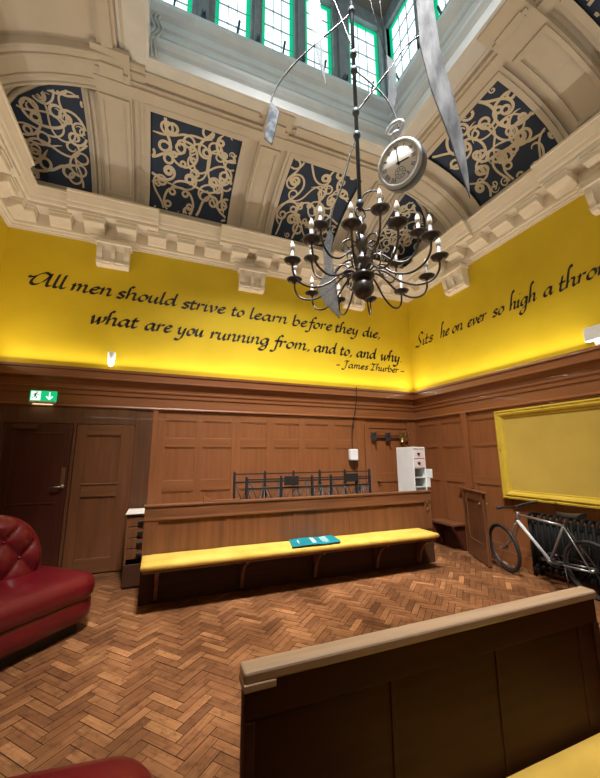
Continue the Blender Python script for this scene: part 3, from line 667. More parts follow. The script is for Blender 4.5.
# white dispenser with its cable
dp = empty('white_dispenser', (-1.64, -.05, 1.58), label='white wall dispenser hanging on the oak panelling left of the coat hooks', cat='dispenser'); o_ = dp.location
mb = MB(); mb.box(-1.73, -1.555, -.14, -.045, 1.555, 1.775); mb.build('housing', 'white', dp, bevel=.02, off=o_, seg=3)
mb = MB(); mb.box(-1.69, -1.60, -.13, -.05, 1.535, 1.557); mb.build('nozzle', 'black', dp, off=o_)
mb = MB(); mb.tube(catmull([(-1.555, -.155, 3.02), (-1.56, -.15, 2.8), (-1.575, -.11, 2.55), (-1.62, -.085, 2.3), (-1.64, -.06, 2.05), (-1.64, -.06, 1.78)], 8), .0085, 6); mb.tube(catmull([(-1.62, -.06, 1.53), (-1.60, -.05, 1.42), (-1.54, -.045, 1.25)], 6), .006, 6)
tag(mb.build('dark_cable', 'black'), 'thin dark cable running down the back panelling to the white dispenser', 'cable')
# coat hook rail
hk = empty('coat_hook_rail', (-.75, -.05, 2.0), label='dark coat hook rail high on the right back door', cat='coat rack'); o_ = hk.location
mb = MB(); mb.box(-1.20, -.28, -.075, -.046, 2.0, 2.05); mb.build('rail', 'darkx', hk, bevel=.004, off=o_)
for x, mt, s in ((-1.14, 'bronze', 1.25), (-.80, 'bronze', 1.1), (-.46, 'brass', 1.0), (-.34, 'brass', 1.0)):
    mb = MB(); mb.box(x-.05*s, x+.05*s, -.088, -.075, 1.93, 2.11); mb.tube(catmull([(x, -.085, 2.06), (x, -.14, 2.08), (x, -.16, 2.12)], 5), .012); mb.tube(catmull([(x, -.085, 1.98), (x, -.15, 1.95), (x, -.16, 2.0)], 5), .012); mb.build('hook', mt, hk, off=o_, label='tarnished brass hook' if mt == 'brass' else None)
mb = MB(); mb.lathe([(.0, .10), (.02, .10), (.028, .07), (.042, .02), (.05, 0), (0, .012)], (-.50, -.15, 1.90), 16); mb.tube([(-.50+.02*cos(t*pi/6), -.15, 2.015+.02*sin(t*pi/6)) for t in range(12)], .004, 6, True)
tag(mb.build('brass_bell', 'brass'), 'small brass handbell hanging from the coat hook rail', 'bell')
# big yellow framed board on the right wall
bd = empty('framed_board', (-.06, -3.2, .97), label='large board painted mustard yellow in a yellow moulded frame on the right wall', cat='board'); o_ = bd.location
Y0, Y1, B0, B1 = -4.62, -2.05, .985, 2.345
mb = MB(); wbox(mb, 'B', Y0+.1, Y1-.1, .05, .085, B0+.1, B1-.1); mb.build('board_panel', 'board', bd, off=o_)
mb = MB(); fp = [(0, .05), (0, .12), (.022, .125), (.03, .115), (.05, .115), (.058, .13), (.085, .12), (.11, .098), (.125, .098), (.13, .086), (.13, .05)]
R = []
for o, d in fp: R.append([wp('B', Y0+o, d, B0+o), wp('B', Y1-o, d, B0+o), wp('B', Y1-o, d, B1-o), wp('B', Y0+o, d, B1-o)])
n = len(R); mb.add([p for r in R for p in r], [(i*4+j, i*4+(j+1) % 4, i*4+4+(j+1) % 4, i*4+4+j) for i in range(n-1) for j in range(4)]); mb.build('frame', 'frame', bd, off=o_)
for u, z in ((-2.11, 1.72), (-2.85, 2.32), (-2.85, 1.01)):
    mb = MB(); p = wp('B', u, .128, z); mb.lathe([(0, -.012), (.012, -.008), (.014, .0), (0, .0)], p, 10, axis='x'); mb.build('screw', 'brass', bd, off=o_)
# radiator under the board
rd = empty('radiator', (-.14, -3.5, 0), label='dark cast iron column radiator under the yellow board behind the bicycle', cat='radiator'); o_ = rd.location
for i in range(23):
    y = -2.50-i*.085; mb = MB()
    for x in (-.205, -.14, -.075): mb.tube([(x, y, .10), (x, y, .76)], .022, 8)
    mb.tube(catmull([(-.215, y, .70), (-.20, y, .80), (-.14, y, .825), (-.08, y, .80), (-.065, y, .70)], 5), .021, 8); mb.tube([(-.215, y, .12), (-.065, y, .12)], .032, 8)
    if i in (0, 22): mb.tube([(-.205, y, 0), (-.205, y, .12)], .024); mb.tube([(-.075, y, 0), (-.075, y, .12)], .024)
    mb.build('column', 'radiator', rd, off=o_)
# low swing gate on the right wall
g0 = Vector((-.15, -1.33, 0)); gd = Vector((-.52, -2.04, 0))-g0; gl = gd.length; gate = empty('swing_gate', g0, (0, 0, math.atan2(gd.y, gd.x)), label='low wooden swing gate standing open beside the bicycle', cat='gate')
def lb(parent, name, mt, boxes, bevel=.004, label=None):
    for b in boxes[1:]: lb(parent, name, mt, [b], bevel, label)
    boxes = boxes[:1]; mb = MB()
    for b in boxes: mb.box(*b)
    return mb.build(name, mt, parent, bevel=bevel, label=label)
lb(gate, 'leaf', 'benchz', [(0, gl, -.012, .012, .03, 1.06)])
lb(gate, 'stile', 'benchz', [(0, .12, -.024, .024, .02, 1.06), (gl-.13, gl, -.024, .024, .02, 1.06)])
lb(gate, 'gate_rail', 'benchx', [(.12, gl-.13, -.023, .023, .92, 1.06), (.12, gl-.13, -.023, .023, .02, .30)])
lb(gate, 'gate_cap', 'benchx', [(-.02, gl+.05, -.036, .036, 1.06, 1.085)], .006)
for sg in (-1, 1):
    mb = MB(); mb.lathe([(0, .07*sg), (.022, .065*sg), (.027, .05*sg), (.012, .035*sg), (.010, .022*sg), (0, .022*sg)], (gl-.06, 0, .90), 14, axis='y'); mb.build('knob', 'brass', gate)
mb = MB(); wbox(mb, 'B', -1.40, -1.14, .045, .10, 1.04, 1.085); wbox(mb, 'B', -1.30, -1.20, .045, .085, 0, 1.04); tag(mb.build('gate_post', 'benchz', bevel=.005), 'short wooden hinge post fixed to the right panelling behind the swing gate', 'post')
# small wedge seat on the right wall
sh = empty('wall_ledge', (-.15, -.95, .3), label='low dark wooden step shelf at the foot of the right panelling', cat='shelf'); o_ = sh.location
mb = MB(); wbox(mb, 'B', -1.22, -.62, .06, .36, .42, .46); mb.build('shelf_board', 'benchx', sh, bevel=.006, off=o_)
for y in (-.66, -1.15):
    mb = MB(); mb.prism([(-.062, y, 0), (-.10, y, 0), (-.22, y, .25), (-.33, y, .42), (-.062, y, .42)], (0, -.03, 0), (0, .03, 0)); mb.build('bracket', 'mahog', sh, off=o_)
mb = MB(); wbox(mb, 'B', -1.15, -.66, .062, .09, .0, .42); mb.build('back_board', 'mahog', sh, off=o_)

# ------------------------------------------------------------------ long bench along the back wall
BX0, BX1 = -5.30, -1.04
fb = empty('long_bench', (-3.17, -1.5, 0), label='long wooden bench with high panelled back along the rear of the room', cat='bench'); o_ = fb.location
def wbld(parent, name, mt, boxes, bevel=.004, label=None):
    if name in ('back_stile', 'shelf'):
        for b in boxes[1:]: wbld(parent, name, mt, [b], bevel, label)
        boxes = boxes[:1]
    mb = MB()
    for b in boxes: mb.box(*b)
    return mb.build(name, mt, parent, bevel=bevel, off=parent.location, label=label)
wbld(fb, 'backrest', 'benchz', [(BX0, BX1, -1.455, -1.40, .0, 1.06)])
wbld(fb, 'top_rail', 'benchx', [(BX0-.01, BX1+.01, -1.49, -1.385, 1.055, 1.085)], .008)
st = [(BX0, BX0+.16), (-4.33, -4.26), (-3.42, -3.35), (-2.55, -2.48), (-1.86, -1.80), (BX1-.14, BX1)]
wbld(fb, 'back_stile', 'benchz', [(a, b, -1.47 if i in (0, 5) else -1.464, -1.454, .5, .93) for i, (a, b) in enumerate(st)])
wbld(fb, 'back_rail', 'benchx', [(BX0, BX1, -1.478, -1.454, .90, 1.056)], .006)
wbld(fb, 'back_bead', 'benchx', [(BX0+.16, BX1-.14, -1.484, -1.477, .905, .93)], .003)
wbld(fb, 'seat_board', 'benchx', [(BX0+.03, BX1-.33, -1.88, -1.455, .435, .468)], .008)
wbld(fb, 'kick_board', 'pewx', [(BX0, BX1, -1.475, -1.455, .0, .44)])
for x in (-5.12, -4.13, -3.13, -2.15, -1.38):
    mb = MB(); mb.prism([(x, -1.475, .05), (x, -1.475, .435), (x, -1.83, .435), (x, -1.82, .40), (x, -1.72, .37), (x, -1.63, .30), (x, -1.57, .20), (x, -1.53, .05)], (-.02, 0, 0), (.02, 0, 0)); mb.build('seat_bracket', 'benchz', fb, bevel=.004, off=o_)
for z in (.86, .76):
    mb = MB(); mb.box(BX1-.10, BX1-.06, -1.478, -1.470, z, z+.07); mb.lathe([(0, -.006), (.02, -.005), (.02, 0), (0, 0)], (BX1-.08, -1.478, z+.035), 12, axis='y'); mb.build('brass_plate', 'brass', fb, off=o_, label='small brass plate')
def cushion(name, x0, x1, y0, y1, z0, z1, sag=0.):
    mb = MB(); nx, ny = 40, 8; r = .022
    def pt(i, j, top):
        u, v = i/nx, j/ny; x = x0+(x1-x0)*u; y = y0+(y1-y0)*v; e = min(1, min(u*(x1-x0), (1-u)*(x1-x0), v*(y1-y0), (1-v)*(y1-y0))/.05)
        b = .010*sin(x*9.3)*sin(y*21+x*3)*e*.5; return (x, y, (z1-.016+.016*sqrt(e)+b*.6) if top else z0)
    mb.grid([[pt(i, j, True) for j in range(ny+1)] for i in range(nx+1)]); mb.grid([[pt(i, j, False) for j in range(ny+1)] for i in range(nx+1)])
    per = [(i, 0) for i in range(nx)]+[(nx, j) for j in range(ny)]+[(i, ny) for i in range(nx, 0, -1)]+[(0, j) for j in range(ny, 0, -1)]
    rows = []
    cx_, cy_ = (x0+x1)/2, (y0+y1)/2
    for k, (zz, ou) in enumerate(((0, 0), (.25, .008), (.5, .011), (.8, .009), (1, 0))):
        row = []
        for i, j in per:
            a = pt(i, j, False); b = pt(i, j, True); ox = ou*(-1 if i == 0 else 1 if i == nx else 0); oy = ou*(-1 if j == 0 else 1 if j == ny else 0)
            row.append((a[0]+ox, a[1]+oy, a[2]+(b[2]-a[2])*zz))
        rows.append(row)
    mb.grid(rows, close=True); o = mb.build(name, 'cloth'); bm = bmesh.new(); bm.from_mesh(o.data); bmesh.ops.remove_doubles(bm, verts=bm.verts, dist=1e-5); bmesh.ops.recalc_face_normals(bm, faces=bm.faces); bm.to_mesh(o.data); bm.free(); return o
tag(cushion('seat_cushion', BX0+.02, BX1-.29, -1.90, -1.482, .469, .545), 'long flat yellow cloth cushion on the seat of the rear bench', 'cushion')
# teal leaflet lying over the cushion edge
lf = empty('teal_leaflet', (-3.2, -1.7, .55), label='teal printed folder lying open on the yellow cushion of the rear bench', cat='leaflet'); o_ = lf.location
def leaf_pt(u, v):     # u along, v back to front; it drops over the front edge a little
    a, b, c, d = (-3.50, -1.50), (-2.86, -1.50), (-2.93, -1.905), (-3.60, -1.905)
    x = (a[0]*(1-u)+b[0]*u)*(1-v)+(d[0]*(1-u)+c[0]*u)*v; y = (a[1]*(1-u)+b[1]*u)*(1-v)+(d[1]*(1-u)+c[1]*u)*v
    return Vector((x, y, .551+.010*abs(sin(u*pi*1.5))+.004*v))
mb = MB(); rows = [[leaf_pt(i/24, j/10) for j in range(11)] for i in range(25)]; mb.grid(rows)
lf_s = mb.build('folded_sheet', 'teal', lf, off=o_); md = lf_s.modifiers.new('thick', 'SOLIDIFY'); md.thickness = .004; md.offset = -1
mb = MB(); rl = random.Random(3)
def print_line(u, v0, v1, w, dash):
    v = v0
    while v < v1:
        L = min(rl.uniform(.03, .07) if dash else v1-v, v1-v); q = []
        for k in range(4):
            vv = v+L*k/3; p = leaf_pt(u, vv)+Vector((0, 0, .0025)); p2 = leaf_pt(u+w, vv)+Vector((0, 0, .0025)); q.append([p, p2])
        mb.grid(q, smooth=False); v += L+.012
for ln in ([(.15, .25, .86, .018, True)], [(.44, .15, .80, .035, True), (.49, .25, .80, .030, True)], [(.67, .12, .75, .018, True), (.72, .12, .88, .018, True), (.77, .12, .80, .018, True)]):
    mb = MB()
    for q_ in ln: print_line(*q_)
    mb.build('printed_text_block', 'ink', lf, off=o_, clean=False)
# cabinet with drawers at the left end
cb = empty('drawer_cabinet', (-5.42, -.6, 0), label='brown drawer cabinet with its bottom drawer out at the left end of the rear bench', cat='cabinet'); o_ = cb.location
wbld(cb, 'body', 'benchz', [(-5.53, -5.50, -.70, -.10, 0, .86), (-5.22, -5.19, -.70, -.10, 0, .86), (-5.50, -5.22, -.12, -.10, 0, .86), (-5.50, -5.22, -.70, -.12, 0, .03)])
wbld(cb, 'cabinet_top', 'benchx', [(-5.55, -5.17, -.72, -.09, .86, .885)], .005)
for k in range(4):
    z = .31+.137*k
    d = wbld(cb, 'drawer', 'benchz', [(-5.50, -5.22, -.705, -.14, z, z+.128)], .006)
    mb = MB(); mb.box(-5.385, -5.31, -.745, -.705, z+.045, z+.08); h = mb.build('handle', 'black', d, bevel=.006, off=o_)
d = wbld(cb, 'drawer', 'pewx', [(-5.52, -5.20, -.86, -.835, .02, .285), (-5.52, -5.50, -.84, -.2, .02, .285), (-5.22, -5.20, -.84, -.2, .02, .285), (-5.50, -5.22, -.84, -.2, .02, .04)], .003, label='bottom drawer pulled out')
mb = MB(); mb.box(-5.545, -5.20, -.735, -.2, .886, .894); tag(mb.build('paper_sheets', 'paper'), 'sheaf of white paper on top of the drawer cabinet', 'paper')
# white locker behind the bench
lk = empty('white_locker', (-.73, -.66, 0), label='tall narrow white locker with heart handles standing behind the right end of the rear bench', cat='locker'); o_ = lk.location
K0, K1, KY0, KY1 = -.87, -.59, -.90, -.42
wbld(lk, 'body', 'white', [(K0, K0+.02, KY0, KY1, .0, 1.80), (K1-.02, K1, KY0, KY1, 0, 1.80), (K0+.02, K1-.02, KY1-.02, KY1, 0, 1.80), (K0+.02, K1-.02, KY0, KY1-.02, 1.775, 1.80), (K0+.02, K1-.02, KY0, KY1-.02, 0, .03)], .004)
wbld(lk, 'shelf', 'inside', [(K0+.02, K1-.02, KY0+.005, KY1-.02, z, z+.015) for z in (1.405, 1.24, 1.075, .8, .5)], 0)
def heart(cx, cz, r, y):
    P = []
    for i in range(24):
        t = 2*pi*i/24; P.append((cx+r*.0625*16*sin(t)**3, y, cz+r*.0625*(13*cos(t)-5*cos(2*t)-2*cos(3*t)-cos(4*t))))
    return P
for z in (1.585, 1.42):
    d = wbld(lk, 'drawer', 'pink', [(K0+.022, K1-.022, KY0-.008, KY1-.05, z+.005, z+.16)], .004, label='pale pink drawer with a dark heart handle')
    mb = MB(); mb.prism(heart(-.75, z+.085, .03, KY0-.008), (0, 0, 0), (0, -.018, 0)); mb.build('heart_handle', 'plum', d, bevel=.003, off=o_)
wbld(lk, 'grille', 'inside', [(K0+.03, K1-.03, KY0-.004, KY0+.01, 1.752, 1.772)], 0)
dd = MB(); dd.box(K1-.004, K1+.012, KY0-.145, KY0, 1.245, 1.40); dd.build('open_door', 'white', lk, bevel=.004, off=o_)
dd = MB(); dd.box(K1-.004, K1+.012, KY0-.08, KY0, 1.08, 1.235); dd.build('open_door', 'white', lk, bevel=.004, off=o_)
# iron railings behind the bench
def railing(y, xs, zt, label, plaques):
    r = empty('iron_railing', ((xs[0]+xs[-1])/2, y, 0), label=label, cat='railing', group='black iron railings behind the bench'); o_ = r.location
    for x in xs:
        mb = MB(); mb.box(x-.017, x+.017, y-.017, y+.017, 0, zt); mb.lathe([(0, zt+.03), (.02, zt+.015), (.014, zt), (0, zt)], (x, y, 0), 8); mb.build('post', 'iron', r, off=o_)
    for z, q in ((zt-.02, .010), (zt-.15, .014), (.62, .014), (.1, .014)):
        mb = MB(); mb.box(xs[0], xs[-1], y-.008, y+.008, z-q, z+q); mb.build('rail_bar', 'iron', r, off=o_)
    for a, b in zip(xs, xs[1:]):
        mb = MB(); c = (a+b)/2; q = (b-a)*.25
        for s0, s1 in ((a, c), (c, b)):
            mb.tube([(s0+.02, y, .66), (s1-.02, y, zt-.17)], .008, 6); mb.tube([(s1-.02, y, .66), (s0+.02, y, zt-.17)], .008, 6)
        mb.tube([(c, y, .1), (c, y, zt-.15)], .009, 6)
        mb.build('cross_bracing', 'iron', r, off=o_)
    for p0, p1, z0, z1 in plaques:
        mb = MB(); mb.box(p0, p1, y-.045, y-.018, z0, z1); mb.build('plaque', 'black', r, bevel=.004, off=o_)
    return r
railing(-.36, [-4.02, -3.51, -3.0, -2.50, -1.99, -1.47], 1.38, 'tall black iron railing against the back panelling, behind the lower railing', [])
railing(-1.0, [-3.97, -3.44, -2.93, -2.60, -2.13, -1.88], 1.33, 'lower black iron railing with two black plaques just behind the rear bench', [(-3.40, -3.17, 1.215, 1.35), (-2.36, -2.12, 1.235, 1.365)])
dk = empty('narrow_desk', (-2.75, -.65, 0), label='narrow wooden desk top between the two iron railings', cat='desk'); o_ = dk.location
wbld(dk, 'desk_top', 'benchx', [(-3.75, -1.75, -.76, -.54, 1.13, 1.16)], .005)
for x in (-3.6, -1.9): wbld(dk, 'leg', 'benchz', [(x-.025, x+.025, -.70, -.60, 0, 1.13)], .004)
# offcuts lying on the bench top
mb = MB(); mb.prism([(-4.62, -1.45, 1.086), (-4.52, -1.45, 1.086), (-4.52, -1.45, 1.098), (-4.61, -1.45, 1.155), (-4.625, -1.45, 1.15)], (0, 0, 0), (0, .035, 0)); tag(mb.build('wooden_wedge', 'oakx', bevel=.003), 'small wooden wedge standing on the top rail of the rear bench', 'wedge')
mb = MB(); mb.box(-4.51, -4.16, -1.47, -1.40, 1.086, 1.10); tag(mb.build('timber_offcut', 'benchx', bevel=.002), 'short flat wooden offcut lying on the rear bench top right of the wedge', 'slat')

# ------------------------------------------------------------------ near bench (its backrest faces us)
nb = empty('near_bench', (-4.1, -5.05, 0), label='shade-darkened wooden bench in the foreground with a worn pale top edge', cat='bench'); o_ = nb.location
NX0, NX1 = -4.925, -3.345
wbld(nb, 'backrest', 'pewx', [(NX0, NX1, -5.05, -5.01, 0, 1.024)])
wbld(nb, 'top_cap', 'wornx', [(NX0-.005, NX1+.01, -5.068, -5.0, 1.018, 1.052)], .008, label='worn pale top cap')
wbld(nb, 'cap_repair', 'wornx', [(NX0-.006, NX0+.09, -5.070, -4.998, 1.0, 1.022)], .004)
wbld(nb, 'back_rail', 'pewx', [(NX0, NX1, -5.060, -5.05, .925, 1.02)], .005)
wbld(nb, 'back_stile', 'pewx', [(x-.010, x+.010, -5.055, -5.05, .4, .925) for x in (-4.43, -3.955, -3.47)]+[(NX0, NX0+.03, -5.064, -5.05, .4, .925), (NX1-.03, NX1, -5.064, -5.05, .4, .925)], .004)
wbld(nb, 'seat_board', 'pewx', [(NX0+.4, NX1, -5.50, -5.05, .44, .472)], .006)
for x in (-4.4, -3.5):
    mb = MB(); mb.prism([(x, -5.05, .0), (x, -5.05, .44), (x, -5.44, .44), (x, -5.40, .38), (x, -5.20, .25), (x, -5.14, .0)], (-.02, 0, 0), (.02, 0, 0)); mb.build('seat_bracket', 'pewx', nb, off=o_)
tag(cushion('seat_cushion', NX0+.42, NX1-.01, -5.53, -5.085, .473, .57), 'mustard yellow cushion on the foreground bench seat', 'cushion')

# ------------------------------------------------------------------ red leather sofas
def rounded(x0, x1, y0, y1, r, k=8):
    P = []
    for cx, cy, a0 in ((x1-r, y0+r, -pi/2), (x1-r, y1-r, 0), (x0+r, y1-r, pi/2), (x0+r, y0+r, pi)):
        P += [(cx+r*cos(a0+pi/2*i/k), cy+r*sin(a0+pi/2*i/k)) for i in range(k+1)]
    return P
def loft(mb, layers):
    rows = [[(x, y, z) for x, y in rounded(*L)] for L, z in layers]; mb.grid(rows, close=True)
    n = len(rows[0]); mb.add(rows[0], [tuple(range(n))[::-1]]); mb.add(rows[-1], [tuple(range(n))])
def sofa(loc, rz, label):
    s = empty('red_sofa', loc, (0, 0, rz), label=label, cat='sofa', group='red leather sofas')
    def lay(ins, z, x1=.05, y0=0., r=.20): return ((-1.6+ins, x1-ins, y0+ins, .95-ins, max(.03, r-ins)), z)
    mb = MB(); loft(mb, [lay(.10, .0), lay(.10, .105)]); mb.build('plinth', 'plinth', s)
    mb = MB(); loft(mb, [lay(.07, .095), lay(.03, .105), lay(.008, .14), lay(0, .20), lay(.004, .26), lay(.012, .292), lay(.025, .302)]); mb.build('base', 'red', s)
    mb = MB(); loft(mb, [lay(.02, .298), lay(.002, .308), lay(-.012, .335), lay(-.018, .39), lay(-.008, .45), lay(.02, .485), lay(.08, .507), lay(.2, .516), lay(.35, .518)]); mb.build('seat', 'red', s)
    # tufted back
    TOPZ, RC = 1.10, .48
    def xe(z): q = max(0, z-(TOPZ-RC)); return -.10-(RC-sqrt(max(0, RC*RC-q*q)))
    mb = MB(); F = []; Bk = []; nz, nx = 44, 90
    for i in range(nz+1):
        z = .46+(TOPZ-.46)*(1-(1-i/nz)**1.4); x1 = xe(z); f = []; bk = []
        for j in range(nx+1):
            x = -1.58+(x1+1.58)*(1-(1-j/nx)**1.5); e = min(TOPZ-z, x1-x, x+1.58, .14)/.14
            a = x/.30+z/.34+.25; b = x/.30-z/.34+.25
            puff = .055*(abs(sin(pi*a)*sin(pi*b)))**.45*min(1, e*1.3)
            edge = .13*(1-sqrt(max(0, 1-(1-e)**2)))
            f.append((x, .60+.10*(z-.5)-puff+.03+edge, z)); bk.append((x, .93-edge*.8, z))
        F.append(f); Bk.append(bk)
    mb.grid(F); mb.grid(Bk)
    per = lambda G: [r[0] for r in G]+G[-1][1:]+[r[-1] for r in G[::-1]][1:]+G[0][::-1][1:-1]
    mb.grid([per(F), per(Bk)], close=True); back = mb.build('backrest', 'red', s)
    bm = bmesh.new(); bm.from_mesh(back.data); bmesh.ops.remove_doubles(bm, verts=bm.verts, dist=1e-5); bmesh.ops.recalc_face_normals(bm, faces=bm.faces); bm.to_mesh(back.data); bm.free()
    for p in range(-16, 4):
        for q in range(-16, 4):       # a=p, b=q
            x = .15*(p+q-.5); z = .17*(p-q)
            if .58 < z < TOPZ-.08 and -1.5 < x < xe(z)-.08:
                k = MB(); k.lathe([(0, -.016), (.012, -.012), (.018, 0), (.012, .008), (0, .01)], (x, .60+.10*(z-.5)+.022, z), 10, axis='y'); k.build('button', 'red', back)
    return s
sofa((-5.67, -1.87, 0), math.atan2(.737, .676), 'dark red leather sofa with button-tufted back by the dark door')
sofa((-5.11, -4.415, 0), math.atan2(.992, .125), 'red leather sofa whose rounded end shows at the bottom left, beside the foreground bench')

# ------------------------------------------------------------------ bicycle
bk = empty('bicycle', (-.405, -2.77, 0), (rad(-7), 0, rad(90)), label='silver bicycle with black tyres leaning on the radiator below the yellow board', cat='bicycle')
FH, RH, WR = Vector((.53, 0, .335)), Vector((-.62, 0, .335)), .335
def wheel(c, turn):
    a = empty('wheel_pivot')
    bpy.data.objects.remove(a)
    def tr(x, z, y=0): return Vector((c.x+x*cos(turn)-y*sin(turn), c.y+x*sin(turn)+y*cos(turn), c.z+z))
    mb = MB(); mb.tube([tr((WR-.022)*cos(2*pi*i/48), (WR-.022)*sin(2*pi*i/48)) for i in range(48)], .022, 8, True); w = mb.build('wheel', 'rubber', bk)
    mb = MB(); mb.tube([tr((WR-.05)*cos(2*pi*i/48), (WR-.05)*sin(2*pi*i/48)) for i in range(48)], .010, 6, True); mb.build('rim', 'bronze', w)
    mb = MB()
    for i in range(28):
        an = 2*pi*i/28; sg = .03 if i % 2 else -.03; mb.tube([tr(.02*cos(an+.9*(1 if i % 4 < 2 else -1)), .02*sin(an+.9*(1 if i % 4 < 2 else -1)), sg), tr((WR-.055)*cos(an), (WR-.055)*sin(an))], .0013, 4)
    mb.build('spokes', 'bronze', w)
    mb = MB(); mb.tube([tr(0, 0, -.055), tr(0, 0, .055)], .017, 10); mb.build('hub', 'steel', w)
    mb = MB(); an = -1.35 if turn else 2.6; p = tr((WR-.10)*cos(an), (WR-.10)*sin(an), .0); d = Vector((-sin(an), 0, cos(an))); n = Vector((cos(an), 0, sin(an)))
    mb.prism([p-d*.035-n*.012, p+d*.035-n*.012, p+d*.035+n*.012, p-d*.035+n*.012], (0, -.004, 0), (0, .004, 0)); mb.build('reflector', 'white', w, bevel=.003)
wheel(FH, rad(-17)); wheel(RH, 0)
BB, HT, HB, ST = Vector((-.12, 0, .31)), Vector((.20, 0, .87)), Vector((.245, 0, .74)), Vector((-.39, 0, .81))
mb = MB(); mb.tube([HT+Vector((-.005, 0, .01)), HB], .021, 10); mb.tube([HT+Vector((.01, 0, -.03)), ST+Vector((.01, 0, -.02))], .016, 10); mb.tube([BB, ST], .016, 10); mb.tube([BB-Vector((0, .04, 0)), BB+Vector((0, .04, 0))], .022, 10)
for sy in (-1, 1):
    e = RH+Vector((0, .06*sy, 0)); mb.tube([ST+Vector((.0, .018*sy, -.03)), e], .009, 8); mb.tube([BB+Vector((-.02, .03*sy, 0)), e], .010, 8)
mb.build('frame', 'chrome', bk)
mb = MB(); mb.tube([HB+Vector((-.01, 0, .02)), BB], .021, 10); mb.build('down_tube', 'bikewhite', bk, label='white down tube')
mb = MB()
cr_ = HB+Vector((.015, 0, -.03))
for sy in (-1, 1): mb.tube(catmull([HB+Vector((.01, .0, -.02)), cr_+Vector((.0, .045*sy, -.02)), cr_+Vector((.10, .05*sy, -.2)), FH+Vector((0, .052*sy, 0))], 6), .011, 8)
mb.build('fork', 'chrome', bk)
mb = MB(); hb = Vector((.23, 0, .945)); mb.tube(catmull([HT+Vector((0, 0, 0)), HT+Vector((-.01, 0, .06)), hb], 5), .013, 8)
mb.tube(catmull([hb+Vector((-.05, -.29, .03)), hb+Vector((-.01, -.16, .02)), hb+Vector((.01, -.05, 0)), hb+Vector((.01, .05, 0)), hb+Vector((-.01, .16, .02)), hb+Vector((-.05, .29, .03))], 6), .012, 8); mb.v = [tuple(HT+Matrix.Rotation(rad(-17), 3, 'Z') @ (Vector(p)-HT)) for p in mb.v]; h = mb.build('handlebar', 'black', bk); h_m = lambda q: [tuple(HT+Matrix.Rotation(rad(-17), 3, 'Z') @ (Vector(p)-HT)) for p in q]
for sy in (-1, 1):
    mb = MB(); mb.tube([hb+Vector((-.018, .18*sy, .022)), hb+Vector((-.052, .30*sy, .031))], .018, 8); mb.v = h_m(mb.v); mb.build('grip', 'rubber', h)
    mb = MB(); mb.tube(catmull([hb+Vector((.01, .15*sy, .01)), hb+Vector((.05, .18*sy, -.01)), hb+Vector((.04, .25*sy, -.015))], 5), .006, 6); mb.v = h_m(mb.v); mb.build('brake_lever', 'black', h)
mb = MB(); mb.tube([ST, ST+Vector((-.05, 0, .10))], .013, 8); mb.build('seat_post', 'steel', bk)
mb = MB(); rows = []
for i in range(13):
    q = i/12; x = -.62+.29*q; hw = .085*(1-q)**.8+.022; z = .925-.012*sin(q*pi)+.015*(1-q)
    rows.append([(x, hw*cos(a), z+.03*sin(a)) for a in [2*pi*k/14 for k in range(14)]])
mb.grid(rows, close=True); mb.add(rows[0], [tuple(range(14))]); mb.add(rows[-1], [tuple(range(14))]); mb.build('saddle', 'black', bk)
mb = MB(); mb.tube([BB+Vector((.085*cos(2*pi*i/30), -.055, .085*sin(2*pi*i/30))) for i in range(30)], .008, 6, True); mb.lathe([(0, -.004), (.03, -.004), (.03, .004), (0, .004)], BB+Vector((0, -.055, 0)), 14, axis='y')
for k in range(5): mb.tube([BB+Vector((0, -.055, 0)), BB+Vector((.085*cos(k*2*pi/5), -.055, .085*sin(k*2*pi/5)))], .006, 6)
mb.build('chainring', 'bronze', bk)
mb = MB(); mb.tube(catmull([BB+Vector((-.03, -.055, .085)), RH+Vector((0, -.055, .035)), RH+Vector((-.035, -.055, 0)), RH+Vector((0, -.055, -.035)), BB+Vector((-.03, -.055, -.085))], 8), .005, 5); mb.build('chain', 'bronze', bk)
for sy, a in ((1, pi*.92), (-1, -pi*.08)):
    mb = MB(); e = BB+Vector((.17*cos(a), .075*sy, .17*sin(a))); mb.tube([BB+Vector((0, .06*sy, 0)), e], .011, 8); mb.build('crank', 'steel', bk)
    mb = MB(); mb.box(e.x-.045, e.x+.045, e.y+.01*sy, e.y+.10*sy, e.z-.011, e.z+.011); mb.build('pedal', 'black', bk, bevel=.004)
mb = MB(); mb.tube([BB+Vector((-.20, .045, .0)), BB+Vector((-.26, .14, -.295))], .008, 6); mb.build('kickstand', 'black', bk)

# ------------------------------------------------------------------ chandelier
CX_, CY_ = -3.83, -4.06
ch = empty('chandelier', (CX_, CY_, 2.8), label='large dark bronze many-armed chandelier hanging from a long rod', cat='chandelier')
def cz(z): return z-2.8
mb = MB(); mb.lathe([(0, cz(2.80)), (.012, cz(2.805)), (.02, cz(2.815))]+[(.080*cos(a), cz(2.892)+.080*sin(a)) for a in [rad(-75+10*i) for i in range(16)]]+[(.02, cz(2.972)), (0, cz(2.973))], n=28); mb.build('ball', 'bronze', ch)
mb = MB(); mb.lathe([(0, cz(2.955)), (.05, cz(2.955)), (.085, cz(2.975)), (.09, cz(2.995)), (.06, cz(3.02)), (.035, cz(3.04)), (.05, cz(3.07)), (.06, cz(3.10)), (.07, cz(3.12)), (.05, cz(3.15)), (.028, cz(3.17)), (.024, cz(3.21)), (.04, cz(3.24)), (.052, cz(3.28)), (.04, cz(3.32)), (.022, cz(3.34)), (.030, cz(3.37)), (.046, cz(3.40)), (.046, cz(3.42)), (.026, cz(3.45)), (.030, cz(3.48)), (.012, cz(3.50)), (0, cz(3.50))], n=22); mb.build('column', 'bronze', ch)
